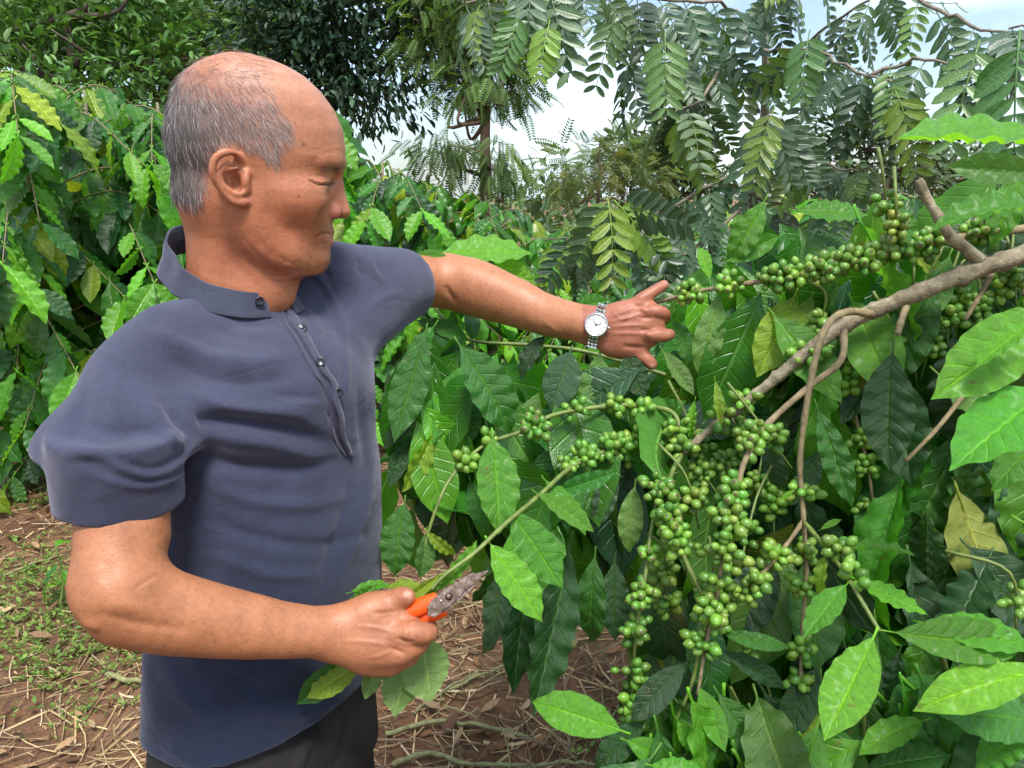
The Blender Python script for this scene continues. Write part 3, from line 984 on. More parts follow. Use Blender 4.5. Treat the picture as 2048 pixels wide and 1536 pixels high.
# ---- the young shade tree with large feathered leaves, upper right
def frond_np(seed, pairs=8, lw=.42, ll=.30, droop=.35):
    r = np.random.default_rng(seed)
    V, F, U = [], [], []
    def rach(t): return np.array([t * (1 - .10 * t), 0, -droop * t ** 2])
    bag = Bag()
    pts = np.array([rach(t) for t in np.linspace(0, 1, 7)])
    v, f = tube_np(pts, np.linspace(.010, .004, 7), 4); bag.add(v, f, (.20, .11, .06), np.tile([.5, .5], (len(v), 1)))
    lt = np.array([(0, 0, 0), (.22, .30, .05), (.22, -.30, .05), (.55, .40, .06), (.55, -.40, .06), (.84, .27, .03), (.84, -.27, .03), (1, 0, -.05), (.25, 0, 0), (.55, 0, 0), (.84, 0, -.01)])
    lf_ = np.array([(0, 8, 1, 1), (0, 2, 8, 8)])[:, :3]
    q = np.array([(1, 8, 9, 3), (8, 2, 4, 9), (3, 9, 10, 5), (9, 4, 6, 10)]); t3 = np.array([(5, 10, 7), (10, 6, 7)])
    luv = np.column_stack([lt[:, 0], lt[:, 1] * .5 / .40 * .5 + .5])
    for i in range(pairs):
        t = .16 + .82 * i / (pairs - 1)
        l = ll * (.78 + .35 * math.sin(math.pi * min(1, t * .9 + .15))) * (.9 + .2 * r.random())
        for s in (-1, 1):
            d = unit([.55 + .25 * t, s * .95, -.25 + r.normal(0, .10)])
            R = frame(np.array([.1, -s * .25, 1.0]) + r.normal(0, .12, 3), d)
            W = (lt * np.array([l, l * lw * 1.15, l])) @ R.T + rach(t)
            bag.add(W, [q, t3, lf_], (1, 1, 1), luv)
    return bag
PIN_OBJ = leaf_material('feathered_leaf', 'object', vein=.35, gloss=.34, underside=(1.25, 1.2, 1.5), trans=.22, bump=.0015)
PIN_ATT = leaf_material('feathered_leaf_mass', 'attr', vein=.35, gloss=.34, underside=(1.25, 1.2, 1.5), trans=.22, bump=.0015)
FRONDS, FBAG = [], []
for k in range(6):
    bg = frond_np(40 + k, pairs=[7, 6, 8, 7, 6, 7][k], droop=[.25, .5, .35, .15, .45, .6][k])
    me = bg.mesh('feathered_leaf'); me.materials.append(PIN_OBJ); FRONDS.append(me); FBAG.append(bg)
pd_ = 2.7
g = P(1490, 560, pd_); pbase = np.array([g[0], g[1], float(gz(g[0], g[1]))])
ptree = empty('young_shade_tree', pbase)
tag(ptree, 'young shade tree with large feathered leaves and a slim grey trunk behind the coffee bush', 'tree')
pbark = simple_mat('grey_bark', (.20, .17, .125), .85, nscale=30, namt=.35, bump=.004)
trunk_p = np.array([pbase, P(1486, 700, pd_), P(1490, 520, pd_), P(1500, 400, pd_), P(1522, 300, pd_), P(1532, 180, pd_), P(1530, 60, pd_), P(1535, -120, pd_)])
part('trunk', tube_mesh('trunk', catmull(trunk_p, 6), np.interp(np.linspace(0, 1, 43), [0, .5, 1], [.026, .018, .010]), 9), pbark, ptree)
PB = [  # limbs: (px, py, distance) ...
    [(1520, 330, 2.7), (1400, 380, 2.5), (1290, 430, 2.3), (1210, 440, 2.2)], [(1525, 290, 2.7), (1600, 300, 2.55), (1690, 340, 2.4), (1760, 330, 2.3)], [(1530, 180, 2.7), (1450, 110, 2.5), (1330, 115, 2.3), (1230, 130, 2.2)],
    [(1532, 150, 2.7), (1620, 80, 2.5), (1720, 10, 2.3), (1800, -40, 2.2)], [(1530, 100, 2.7), (1620, 100, 2.4), (1730, 150, 2.1), (1830, 170, 2.0)], [(1530, 60, 2.7), (1440, 10, 2.4), (1300, 0, 2.1), (1150, -30, 1.95), (1030, -30, 1.9)],
    [(1530, 40, 2.7), (1560, -40, 2.4), (1650, -80, 2.2)], [(1480, 420, 2.7), (1380, 500, 2.5), (1300, 530, 2.4)], [(1505, 390, 2.7), (1600, 420, 2.6), (1700, 430, 2.5)], [(1300, 430, 2.3), (1240, 400, 2.1), (1215, 395, 2.0)],
    [(1800, -20, 2.2), (1900, 30, 2.0), (1990, 60, 1.9), (2060, 50, 1.85)], [(1730, 150, 2.1), (1850, 120, 2.0), (1960, 160, 1.9)], [(1150, -30, 1.95), (1000, -10, 1.95), (930, 10, 1.9)], [(1300, 430, 2.3), (1200, 470, 2.5), (1090, 480, 2.7)],
    [(1450, 110, 2.5), (1400, 200, 2.3), (1330, 230, 2.2)], [(1620, 300, 2.55), (1560, 240, 2.2), (1530, 240, 2.0)]]
fr = np.random.default_rng(17)
fs = []
for q in PB:
    c = catmull(np.array([P(*a) for a in q]), 6)
    part('limb', tube_mesh('limb', c + fr.normal(0, .004, c.shape), np.linspace(.0065, .0022, len(c)), 6), pbark, ptree)
    L_tot = np.linalg.norm(np.diff(c, axis=0), axis=1).sum()
    nf = int(L_tot / .040)
    for k in range(nf):
        t = (k + fr.random()) / nf
        if t < .12: continue
        i_ = min(int(t * (len(c) - 1)), len(c) - 2)
        p = c[i_] + (c[i_ + 1] - c[i_]) * (t * (len(c) - 1) - i_)
        ax = unit(c[i_ + 1] - c[i_])
        sd = unit(np.cross(ax, [0, 0, 1])) * (1 if k % 2 else -1)
        d = unit(sd * (.6 + .4 * fr.random()) + ax * .5 * fr.random() + np.array([0, 0, -.75 - .5 * fr.random()]) + fr.normal(0, .25, 3))
        fs.append((p, d, .13 + .09 * fr.random()))
# a few leaves that stand out in the photograph
for a, b_, dd, l in [((1215, 395), (1245, 555), 1.75, 1), ((1550, 215), (1490, 330), 1.9, 1), ((1545, 260), (1500, 350), 1.95, 1), ((960, 10), (905, 110), 1.8, 1), ((1040, 20), (1000, 170), 1.85, 1), ((1100, 40), (1060, 190), 1.85, 1),
                     ((1230, 30), (1190, 180), 1.9, 1), ((2040, 60), (2010, 330), 1.6, 1), ((1960, 80), (1900, 260), 1.8, 1), ((1790, 180), (1860, 330), 1.9, 1), ((1330, 60), (1330, 220), 1.9, 1), ((1620, 60), (1590, 200), 1.9, 1)]:
    A, B_ = P(*a, dd), P(*b_, dd - .04); fs.append((A, unit(B_ - A), np.linalg.norm(B_ - A) * (.75 if a[0] < 1300 and b_[1] < 250 else .95)))
keep = []
for k, (p, d, l) in enumerate(fs):
    x_, y_, z_ = proj((p + d * l * .6)[None])
    if -60 < x_[0] < 2110 and -90 < y_[0] < 620 and not (x_[0] < 1190 and 190 < y_[0] < 420 and fr.random() < .95) and not (x_[0] < 1330 and 210 < y_[0] < 380 and fr.random() < .5) and not (x_[0] > 1560 and y_[0] > 60 and y_[0] < 250 and fr.random() < .25) and not (x_[0] < 880): keep.append((z_[0] - (5 if k >= len(fs) - 12 else 0), p, d, l, k >= len(fs) - 12))
keep.sort(key=lambda a: a[0])
far = Bag()
PC = [(.058, .125, .058), (.046, .100, .054), (.078, .150, .066), (.036, .078, .042), (.105, .20, .040), (.150, .24, .035)]
for k, (z_, p, d, l, hero) in enumerate(keep):
    c = vary(PC[fr.choice(6, p=[.28, .24, .2, .14, .09, .05])], fr, .18)
    if hero: c = vary([(.085, .190, .050), (.15, .25, .03)][k % 2], fr, .15)
    toc = unit(CAM - p)
    up = toc * .75 + np.array([0, 0, .7]) + fr.normal(0, .35, 3)
    m = leaf_matrix(p, p + d * l, up)
    v = fr.integers(len(FRONDS))
    if k < 290: put('feathered_leaf', FRONDS[v], m, ptree, c)
    else:
        b_ = FBAG[v]
        W = np.concatenate(b_.V); F_ = [np.concatenate(b_.F4), np.concatenate(b_.F3)]
        far.add_many(W, F_, m[None], np.array([c]), np.concatenate(b_.U))
if far.n: tag(part('feathered_leaves', far.mesh('feathered_leaves'), PIN_ATT, ptree), kind='stuff')

# ---- a far belt of scrub and coffee rows that closes the view under the sky
fr2 = np.random.default_rng(77)
M, cs = [], []
for _ in range(9000):
    y_ = fr2.uniform(18, 42); x_ = fr2.uniform(-1.0, 1.0) * y_ * .85
    h_ = (1.1 + .5 * math.sin(x_ * .9) + .4 * math.sin(x_ * .37 + y_)) * fr2.random() ** .7 * (y_ / 22)
    M.append(mat4(frame(np.array([0, 0, 1.0]) + fr2.normal(0, .5, 3), fr2.normal(0, 1, 3) + [0, -.4, -.2]), (x_, y_, float(gz(x_, y_)) + h_), .5 * (.6 + .7 * fr2.random())))
    cs.append(np.array([(.06, .12, .045), (.08, .15, .05), (.05, .10, .045), (.10, .16, .05)][fr2.integers(4)]) * (.7 + .6 * fr2.random()))
bag = Bag(); V, F = simple_leaf(.4); bag.add_many(V, F, np.array(M), np.array(cs))
tag(link('distant_scrub', bag.mesh('distant_scrub'), TREE_LEAF), 'far green belt of scrub and coffee rows along the horizon', 'scrub', kind='stuff')

# ------------------------------------------------------------------ rows of coffee shrubs behind the man
def coffee_shrub(label, px, d, height, spread, n_obj, seed, leaf_len=.24, lat_n=26, center_lean=(0, 0), palette='bmmmdbmy', clip=None, stuff_frac=1.0, group='coffee shrubs in rows behind the man'):
    r = np.random.default_rng(seed)
    g = P(px, 500, d); base = np.array([g[0], g[1], float(gz(g[0], g[1]))])
    root = empty('coffee_shrub', base); tag(root, label, 'shrub', group)
    lv, tw, ber = [], Bag(), Bag()
    for s in range(4):
        a = s * 1.57 + r.random()
        top = base + np.array([math.cos(a) * spread * .22 + center_lean[0], math.sin(a) * spread * .22 + center_lean[1], height * (.78 + .22 * r.random())])
        c = catmull(np.array([base + [math.cos(a) * .06, math.sin(a) * .06, -.02], base * .5 + top * .5 + [math.cos(a) * .12, math.sin(a) * .12, 0], top]), 8)
        part('stem', tube_mesh('stem', c, np.linspace(.028, .008, len(c)), 7), bark, root)
        for k in range(lat_n):
            t = .16 + .82 * (k + r.random()) / lat_n
            p0 = c[min(int(t * (len(c) - 1)), len(c) - 1)]
            aa = r.random() * 6.283; ln = spread * (.95 - .45 * t) * (.6 + .5 * r.random())
            dh = np.array([math.cos(aa), math.sin(aa), 0])
            q = catmull(np.array([p0, p0 + dh * ln * .5 + [0, 0, .10 * ln + .1 * t], p0 + dh * ln + [0, 0, -.30 * ln + .12 * t]]), 6)
            v, f = tube_np(q, np.linspace(.006, .0025, len(q)), 4); tw.add(v, f, (.13, .12, .05))
            nn = max(3, int(ln / .085))
            for i in range(1, nn + 1):
                u = i / nn * (len(q) - 1); i0 = min(int(u), len(q) - 2); p = q[i0] + (q[i0 + 1] - q[i0]) * (u - i0)
                ax = unit(q[i0 + 1] - q[i0]); sd = unit(np.cross(ax, [0, 0, 1]))
                for sg in (-1, 1):
                    if i / nn < .3 and r.random() < .5: continue
                    dd = unit(sd * sg * .9 + ax * .55 + np.array([0, 0, -.55 - .5 * r.random()]) + r.normal(0, .22, 3))
                    lv.append((p, dd, leaf_len * (.6 + .55 * r.random()), i / nn > .85))
                if r.random() < .30 and ln > .3:
                    v, f = SMALL_CLUSTER[r.integers(5)]; ber.add(v @ frame(ax, [0, 0, 1.0] + sd).T + p, f, np.array(BC[r.integers(5)]) * (.6 + .4 * r.random()))
    L_ = []
    for p, dd, l, young in lv:
        x, y, z = proj((p + dd * l * .5)[None]); x, y, z = x[0], y[0], z[0]
        if not (-80 < x < 2130 and -60 < y < 1600): continue
        if clip and not clip(x, y): continue
        L_.append((z, p, dd, l, young))
    L_.sort(key=lambda a: a[0])
    mass = Bag()
    for k, (z, p, dd, l, young) in enumerate(L_):
        c = vary(LC['v' if young and r.random() < .6 else palette[r.integers(len(palette))]], r)
        up = np.array([0, 0, 1.0]) + r.normal(0, .3, 3) + unit(CAM - p) * .35
        m = leaf_matrix(p, p + dd * l, up, 0, .9 + .25 * r.random())
        if k < n_obj: put('leaf', LEAVES[r.integers(len(LEAVES))], m, root, c)
        else:
            V, F, uv = LOW[r.integers(len(LOW))]; mass.add_many(V, F, m[None], c[None], uv)
    if mass.n: tag(part('leaves', mass.mesh('leaves'), LEAF_ATT, root), kind='stuff')
    tag(part('twigs', tw.mesh('twigs'), brown_twig, root), kind='stuff')
    if ber.n: tag(part('berries', ber.mesh('berries'), BERRY_ATT, root), kind='stuff')
    return root
coffee_shrub('broad coffee shrub at the left edge with drooping glossy leaves', 70, 4.3, 2.15, 1.55, 280, 1, .27, 28)
coffee_shrub('coffee shrub behind the back of the man\'s head', 300, 4.8, 2.35, 1.45, 240, 2, .26, 24)
coffee_shrub('coffee shrub showing in front of the man\'s face', 720, 5.2, 2.1, 1.25, 200, 3, .26, 22)
coffee_shrub('far coffee shrub above the outstretched forearm', 930, 7.4, 1.75, 1.5, 120, 4, .25, 22)
coffee_shrub('coffee shrub on the horizon between the man and the slender trunk', 800, 9.5, 1.8, 1.7, 0, 5, .26, 16)
coffee_shrub('far coffee shrub under the young shade tree', 1230, 6.4, 1.35, 1.6, 100, 6, .24, 20)
coffee_shrub('coffee shrub behind the right-hand bush under the shade tree', 1650, 4.6, 1.55, 1.6, 60, 7, .24, 20)
coffee_shrub('coffee shrub far back at the left edge', -160, 7.5, 2.0, 1.8, 0, 8, .26, 14)
coffee_shrub('far coffee shrub on the right-hand horizon', 1480, 8.5, 1.55, 2.0, 0, 9, .25, 16)

# young plants at the left edge
def seedling(label, px, py, leaves, seed, stem_top):
    r = np.random.default_rng(seed)
    g = PZ(px, py, 0); base = np.array([g[0], g[1], float(gz(g[0], g[1]))])
    root = empty('coffee_seedling', base); tag(root, label, 'plant')
    top = base + np.asarray(stem_top)
    q = catmull(np.array([base, base * .5 + top * .5 + [.01, .02, 0], top]), 4)
    part('stem', tube_mesh('stem', q, np.linspace(.006, .003, len(q)), 6), green_stem, root)
    for k, (a, e, l, c) in enumerate(leaves):
        p = q[min(len(q) - 1, 2 + k * (len(q) - 3) // max(1, len(leaves) - 1))]
        d = unit([math.cos(a), math.sin(a), e])
        put('leaf', LEAVES[r.integers(len(LEAVES))], leaf_matrix(p, p + d * l, [0, 0, 1]), root, vary(LC[c], r, .1))
seedling('leafy coffee sapling with bright leaves at the left edge beside the sleeve', 30, 985, [(0.2, -.1, .26, 'v'), (3.0, -.2, .24, 'v'), (1.2, .1, .22, 'b'), (-1.2, -.3, .24, 'b'), (.6, -.6, .22, 'm'), (2.4, -.5, .2, 'y'), (-2.2, -.5, .22, 'b'), (-.4, .2, .2, 'v')], 1, (-.02, -.05, .42))
seedling('small coffee seedling just behind the elbow', 120, 1225, [(.6, -.2, .16, 'b'), (2.5, -.3, .14, 'v'), (-.5, -.7, .17, 'b'), (4.0, -.8, .16, 'm'), (1.6, .2, .10, 'v')], 2, (.02, .0, .26))

# ------------------------------------------------------------------ the laden coffee bush on the right
br_ = np.random.default_rng(2024)
gb = P(1830, 1000, 1.55)
bush = empty('coffee_bush', (gb[0], gb[1], float(gz(gb[0], gb[1]))))
tag(bush, 'large coffee bush laden with green berry clusters filling the right-hand side', 'bush')
K4 = lambda x, y: (1200 + x / 2.415, 380 + y / 2.415)
K6 = lambda x, y: (1200 + x / 2.415, 900 + y / 2.415)
BR = {  # name: (points (px, py, distance), radius from .. to, material)
 'main': ([(2330, 430, 1.15), (2150, 475, .98), (2048, 508, .95), (1900, 560, .97), (1740, 625, 1.0), (1640, 682, 1.02), (1560, 750, 1.05), (1480, 812, 1.07), (1410, 868, 1.09), (1365, 905, 1.09)], (.0135, .0046), bark),
 'upper': ([(2200, 440, 1.02), (2048, 457, .98), (1900, 478, .99), (1780, 508, 1.01), (1650, 540, 1.04), (1500, 566, 1.09), (1400, 582, 1.13), (1310, 606, 1.17)], (.0060, .0026), brown_twig),
 'cut': ([(1835, 362, .95), (1868, 420, .95), (1900, 470, .95), (1962, 524, .96)], (.0052, .0075), bark),
 'hang_a': ([(1745, 628, .985), (1692, 624, .965), (1652, 655, .955), (1628, 730, .95), (1610, 830, .95), (1600, 930, .955), (1607, 1040, .96), (1612, 1150, .97), (1604, 1270, .98), (1600, 1390, 1.0)], (.0052, .0021), brown_twig),
 'hang_b': ([(1688, 660, .985), (1682, 720, .97), (1625, 768, .955), (1545, 838, .94), (1500, 900, .93), (1478, 960, .92), (1462, 1040, .92), (1446, 1120, .92), (1432, 1200, .93), (1412, 1290, .94), (1395, 1390, .95)], (.0046, .0021), brown_twig),
 'string': ([(1365, 905, 1.09), (1341, 954, 1.03), (1335, 1010, .98), (1353, 1074, .95), (1378, 1136, .94), (1407, 1194, .94), (1415, 1231, .94), (1395, 1318, .95), (1382, 1372, .96), (1353, 1440, .97)], (.0036, .0022), green_stem),
 'string_left': ([(1318, 985, 1.02), (1299, 1082, .98), (1291, 1148, .97), (1279, 1215, .97), (1270, 1289, .98), (1268, 1347, .99), (1266, 1400, 1.0)], (.0030, .0018), green_stem),
 'young': ([(1606, 1042, .96), (1655, 1099, .90), (1697, 1157, .86), (1725, 1205, .84), (1759, 1262, .82)], (.0028, .0022), green_stem),
 'twig_low': ([(1606, 1042, .96), (1580, 1080, .955), (1540, 1130, .95), (1490, 1185, .95)], (.0030, .0018), brown_twig),
 'arch': ([(1365, 905, 1.09), (1349, 829, 1.12), (1280, 812, 1.11), (1217, 812, 1.10), (1111, 829, 1.08), (1046, 862, 1.05), (970, 890, 1.02), (910, 945, 1.0), (875, 1010, .98), (840, 1120, .98)], (.0038, .0020), green_stem),
 'to_hand': ([(1340, 880, 1.14), (1250, 890, 1.10), (1150, 930, 1.05), (1080, 990, .98), (1008, 1050, .93), (950, 1105, .90), (890, 1150, .885), (862, 1180, .88)], (.0036, .0022), green_stem),
 'behind_arm': ([(1365, 760, 1.35), (1180, 705, 1.38), (1060, 690, 1.36), (940, 680, 1.34), (890, 640, 1.34), (860, 600, 1.34)], (.0040, .0022), green_stem),
 'side': ([(2100, 570, 1.05), (1990, 595, 1.06), (1890, 622, 1.08), (1790, 650, 1.10)], (.0072, .0045), brown_twig),
 'side_low': ([(2010, 690, .98), (1950, 760, .97), (1880, 850, .97), (1812, 922, .98)], (.0036, .0024), brown_twig),
 'drop': ([(1690, 690, 1.08), (1700, 780, 1.06), (1715, 850, 1.06), (1735, 930, 1.06), (1748, 1020, 1.07)], (.0034, .0020), brown_twig),
 'stub': ([(1815, 605, .99), (1803, 640, .975), (1795, 668, .97)], (.0045, .0042), brown_twig),
 'stub2': ([(1985, 545, .985), (1960, 590, .975), (1930, 640, .985)], (.0034, .0028), brown_twig),
 'trunk': ([(1830, 1400, 1.55), (1860, 1000, 1.5), (1990, 700, 1.4), (2250, 450, 1.25), (2330, 430, 1.15)], (.030, .018), bark),
 'trunk_b': ([(1700, 1400, 1.75), (1720, 1000, 1.7), (1700, 700, 1.65), (1750, 420, 1.6)], (.026, .010), bark),
 'low_right': ([(1900, 1536, 1.2), (1900, 1400, 1.05), (1880, 1300, .95), (1860, 1250, .88)], (.006, .003), green_stem),
 'low_mid': ([(1720, 1600, 1.0), (1728, 1480, .96), (1726, 1380, .93), (1722, 1300, .92)], (.0032, .0022), green_stem),
}
BP = {}
for nm, (pts, (r0, r1), m_) in BR.items():
    q = [P(*a) for a in pts]
    if nm.startswith('trunk'):
        q = [np.array([q[0][0], q[0][1], float(gz(q[0][0], q[0][1])) - .03])] + q[1:]
    n_ = 14 if nm in ('main', 'upper') else 8
    c = catmull(np.array(q), n_)
    kn = np.arange(len(c))
    rad = np.linspace(r0, r1, len(c)) * (1 + .22 * np.sin(kn * .42 + .5) ** 24 + br_.normal(0, .025, len(c)))
    if m_ is bark: c = c + br_.normal(0, .0005, c.shape); rad = rad * (1 + .05 * np.sin(kn * .31 + 1) + .03 * np.sin(kn * .83))
    BP[nm] = c
    tv_, tf_ = tube_np(c, rad, 14 if m_ is bark else 7)
    if m_ is bark:      # ridged bark: long furrows that drift round the stem
        ax_ = np.repeat(c, 14, axis=0); nv_ = len(ax_)
        k_ang = np.tile(np.arange(14), len(c)); k_len = np.repeat(np.arange(len(c)), 14)
        rough_ = 1 + .07 * np.sin(k_ang * 2.7 + .25 * k_len) + br_.normal(0, .035, nv_)
        tv_[:nv_] = ax_ + (tv_[:nv_] - ax_) * rough_[:, None]
    part('trunk' if nm.startswith('trunk') else 'branch', mesh_np('branch', tv_, tf_), m_, bush)

def nearest_axis(p):
    best = (9, None, None)
    for nm, c in BP.items():
        dd = np.linalg.norm(c - p, axis=1); k = int(dd.argmin())
        if dd[k] < best[0]: best = (dd[k], c[k], unit(c[min(k + 1, len(c) - 1)] - c[max(k - 1, 0)]))
    return best
# clusters: (px, py, distance, berries)
CL = [(1372, 592, 1.13, 17), (1455, 568, 1.10, 13), (1568, 545, 1.055, 22), (1640, 533, 1.04, 20), (1720, 515, 1.02, 18), (1838, 490, 1.0, 16), (1960, 458, .985, 15), (1072, 850, 1.055, 22),
      (1320, 985, .985, 16), (1322, 1050, .955, 18), (1290, 945, 1.03, 12), (1285, 1185, .965, 15), (1271, 1265, .975, 14), (1300, 1112, .97, 8), (1468, 985, .915, 18), (1458, 1035, .915, 18), (1448, 1112, .915, 16), (1425, 1212, .93, 18), (1402, 1292, .94, 14),
      (1520, 855, .935, 11), (1500, 905, .93, 8), (1702, 1070, .875, 10), (1728, 1132, .85, 9), (1615, 985, .955, 10),
      (1265, 1345, .99, 10), (1255, 1398, 1.0, 8), (1795, 452, .99, 14), (1775, 412, .99, 6), (1155, 808, 1.09, 6), (1225, 802, 1.10, 9), (1285, 826, 1.105, 9), (1335, 852, 1.10, 12), (935, 922, 1.01, 10), (972, 878, 1.03, 5),
      (1480, 785, 1.06, 10), (1440, 825, 1.07, 9), (1365, 885, 1.08, 9), (1150, 905, 1.07, 16), (1215, 885, 1.09, 22), (1290, 875, 1.11, 22), (1240, 918, 1.11, 20), (1110, 920, 1.07, 9),
      (1450, 1240, .95, 14), (1480, 1205, .96, 14), (1540, 1105, .95, 11), (1515, 1152, .95, 11), (1612, 1110, .97, 11), (1592, 1168, .975, 9), (1604, 1300, .985, 11), (1600, 1355, 1.0, 10), (1385, 1000, 1.05, 14), (1400, 940, 1.13, 22), (1450, 925, 1.14, 22),
      (1395, 890, 1.13, 18), (1520, 960, 1.12, 18), (1550, 1010, 1.12, 16), (1720, 872, 1.06, 13), (1738, 930, 1.06, 14), (1748, 1005, 1.07, 13), (1560, 1440, 1.05, 18), (1540, 1480, 1.06, 14), (1330, 1150, 1.02, 18), (1340, 1210, 1.05, 14), (1500, 1300, 1.08, 14),
      (1590, 690, 1.06, 10), (1640, 645, 1.06, 14), (1860, 692, 1.05, 16), (1790, 672, 1.08, 14), (1920, 600, 1.04, 12), (2030, 548, 1.0, 10), (1830, 612, 1.06, 13), (1690, 760, 1.05, 12), (1650, 720, 1.02, 8), (1760, 745, 1.09, 16), (1840, 760, 1.12, 16), (2030, 1200, .84, 9), (1980, 1000, 1.2, 16), (1930, 1040, 1.2, 14),
      (1820, 680, 1.10, 14), (1545, 880, 1.02, 10), (1500, 1060, 1.0, 12), (1260, 1440, 1.05, 10), (1420, 1180, 1.02, 12), (1370, 1100, 1.03, 14), (1480, 860, 1.1, 14), (1180, 870, 1.13, 14), (1690, 810, 1.1, 12), (1520, 1240, 1.1, 14), (1620, 1240, 1.1, 12), (1605, 538, 1.05, 16), (1680, 528, 1.03, 16), (1540, 556, 1.07, 12), (1755, 500, 1.015, 14), (1800, 505, 1.01, 12), (1870, 470, 1.0, 14), (1900, 640, 1.04, 14), (1960, 620, 1.03, 14), (1850, 640, 1.05, 14), (1770, 690, 1.05, 14), (1730, 700, 1.06, 12), (1480, 1075, .93, 10), (1440, 1165, .925, 12), (1340, 1020, .965, 12), (1350, 1090, .945, 12), (2000, 575, 1.02, 12)]
used = 0
CLP = []
for k, (x, y, d, n) in enumerate(CL):
    c = P(x, y, d)
    dist, on, ax = nearest_axis(c)
    if dist < .035: c = c * .35 + on * .65
    else:
        ax = unit(np.array([.2, .1, -1.0]) + br_.normal(0, .3, 3))
        tw_ = catmull(np.array([c - ax * .09 + br_.normal(0, .02, 3) + FWD * .05, c - ax * .04 + FWD * .008, c + ax * .05]), 5)
        part('branch', tube_mesh('branch', tw_, np.linspace(.0024, .0014, len(tw_)), 5), green_stem, bush)
    n = int(n * 1.2)
    ctr, out, sz = cluster_np(c, ax, n, br_)
    CLP.append((x, y, d))
    tone_k = BC[br_.integers(5)]
    dark = .62 if d > 1.04 else 1.0
    hue = np.array([1.5, .95, 1.2]) if k == 26 else 1
    cols = np.array([vary(np.array(BC[br_.integers(5)]) * .6 + np.array(tone_k) * .4, br_, .12) * hue for _ in ctr])
    if used + n <= 300 and k < 24:
        root = empty('fruit_cluster', (0, 0, 0)); root.parent = bush; root.location = Vector(c) - bush.location
        for a, o_, s_, cc_ in zip(ctr, out, sz, cols): put('berry', BERRY, berry_matrix(a, o_, s_), root, cc_)
        used += n
    else:
        bag = Bag(); bag.add_many(BV_, BF_, np.array([berry_matrix(a, o_, s_) for a, o_, s_ in zip(ctr, out, sz)]), cols)
        tag(part('fruit_cluster', bag.mesh('fruit_cluster'), BERRY_ATT, bush), kind='stuff')

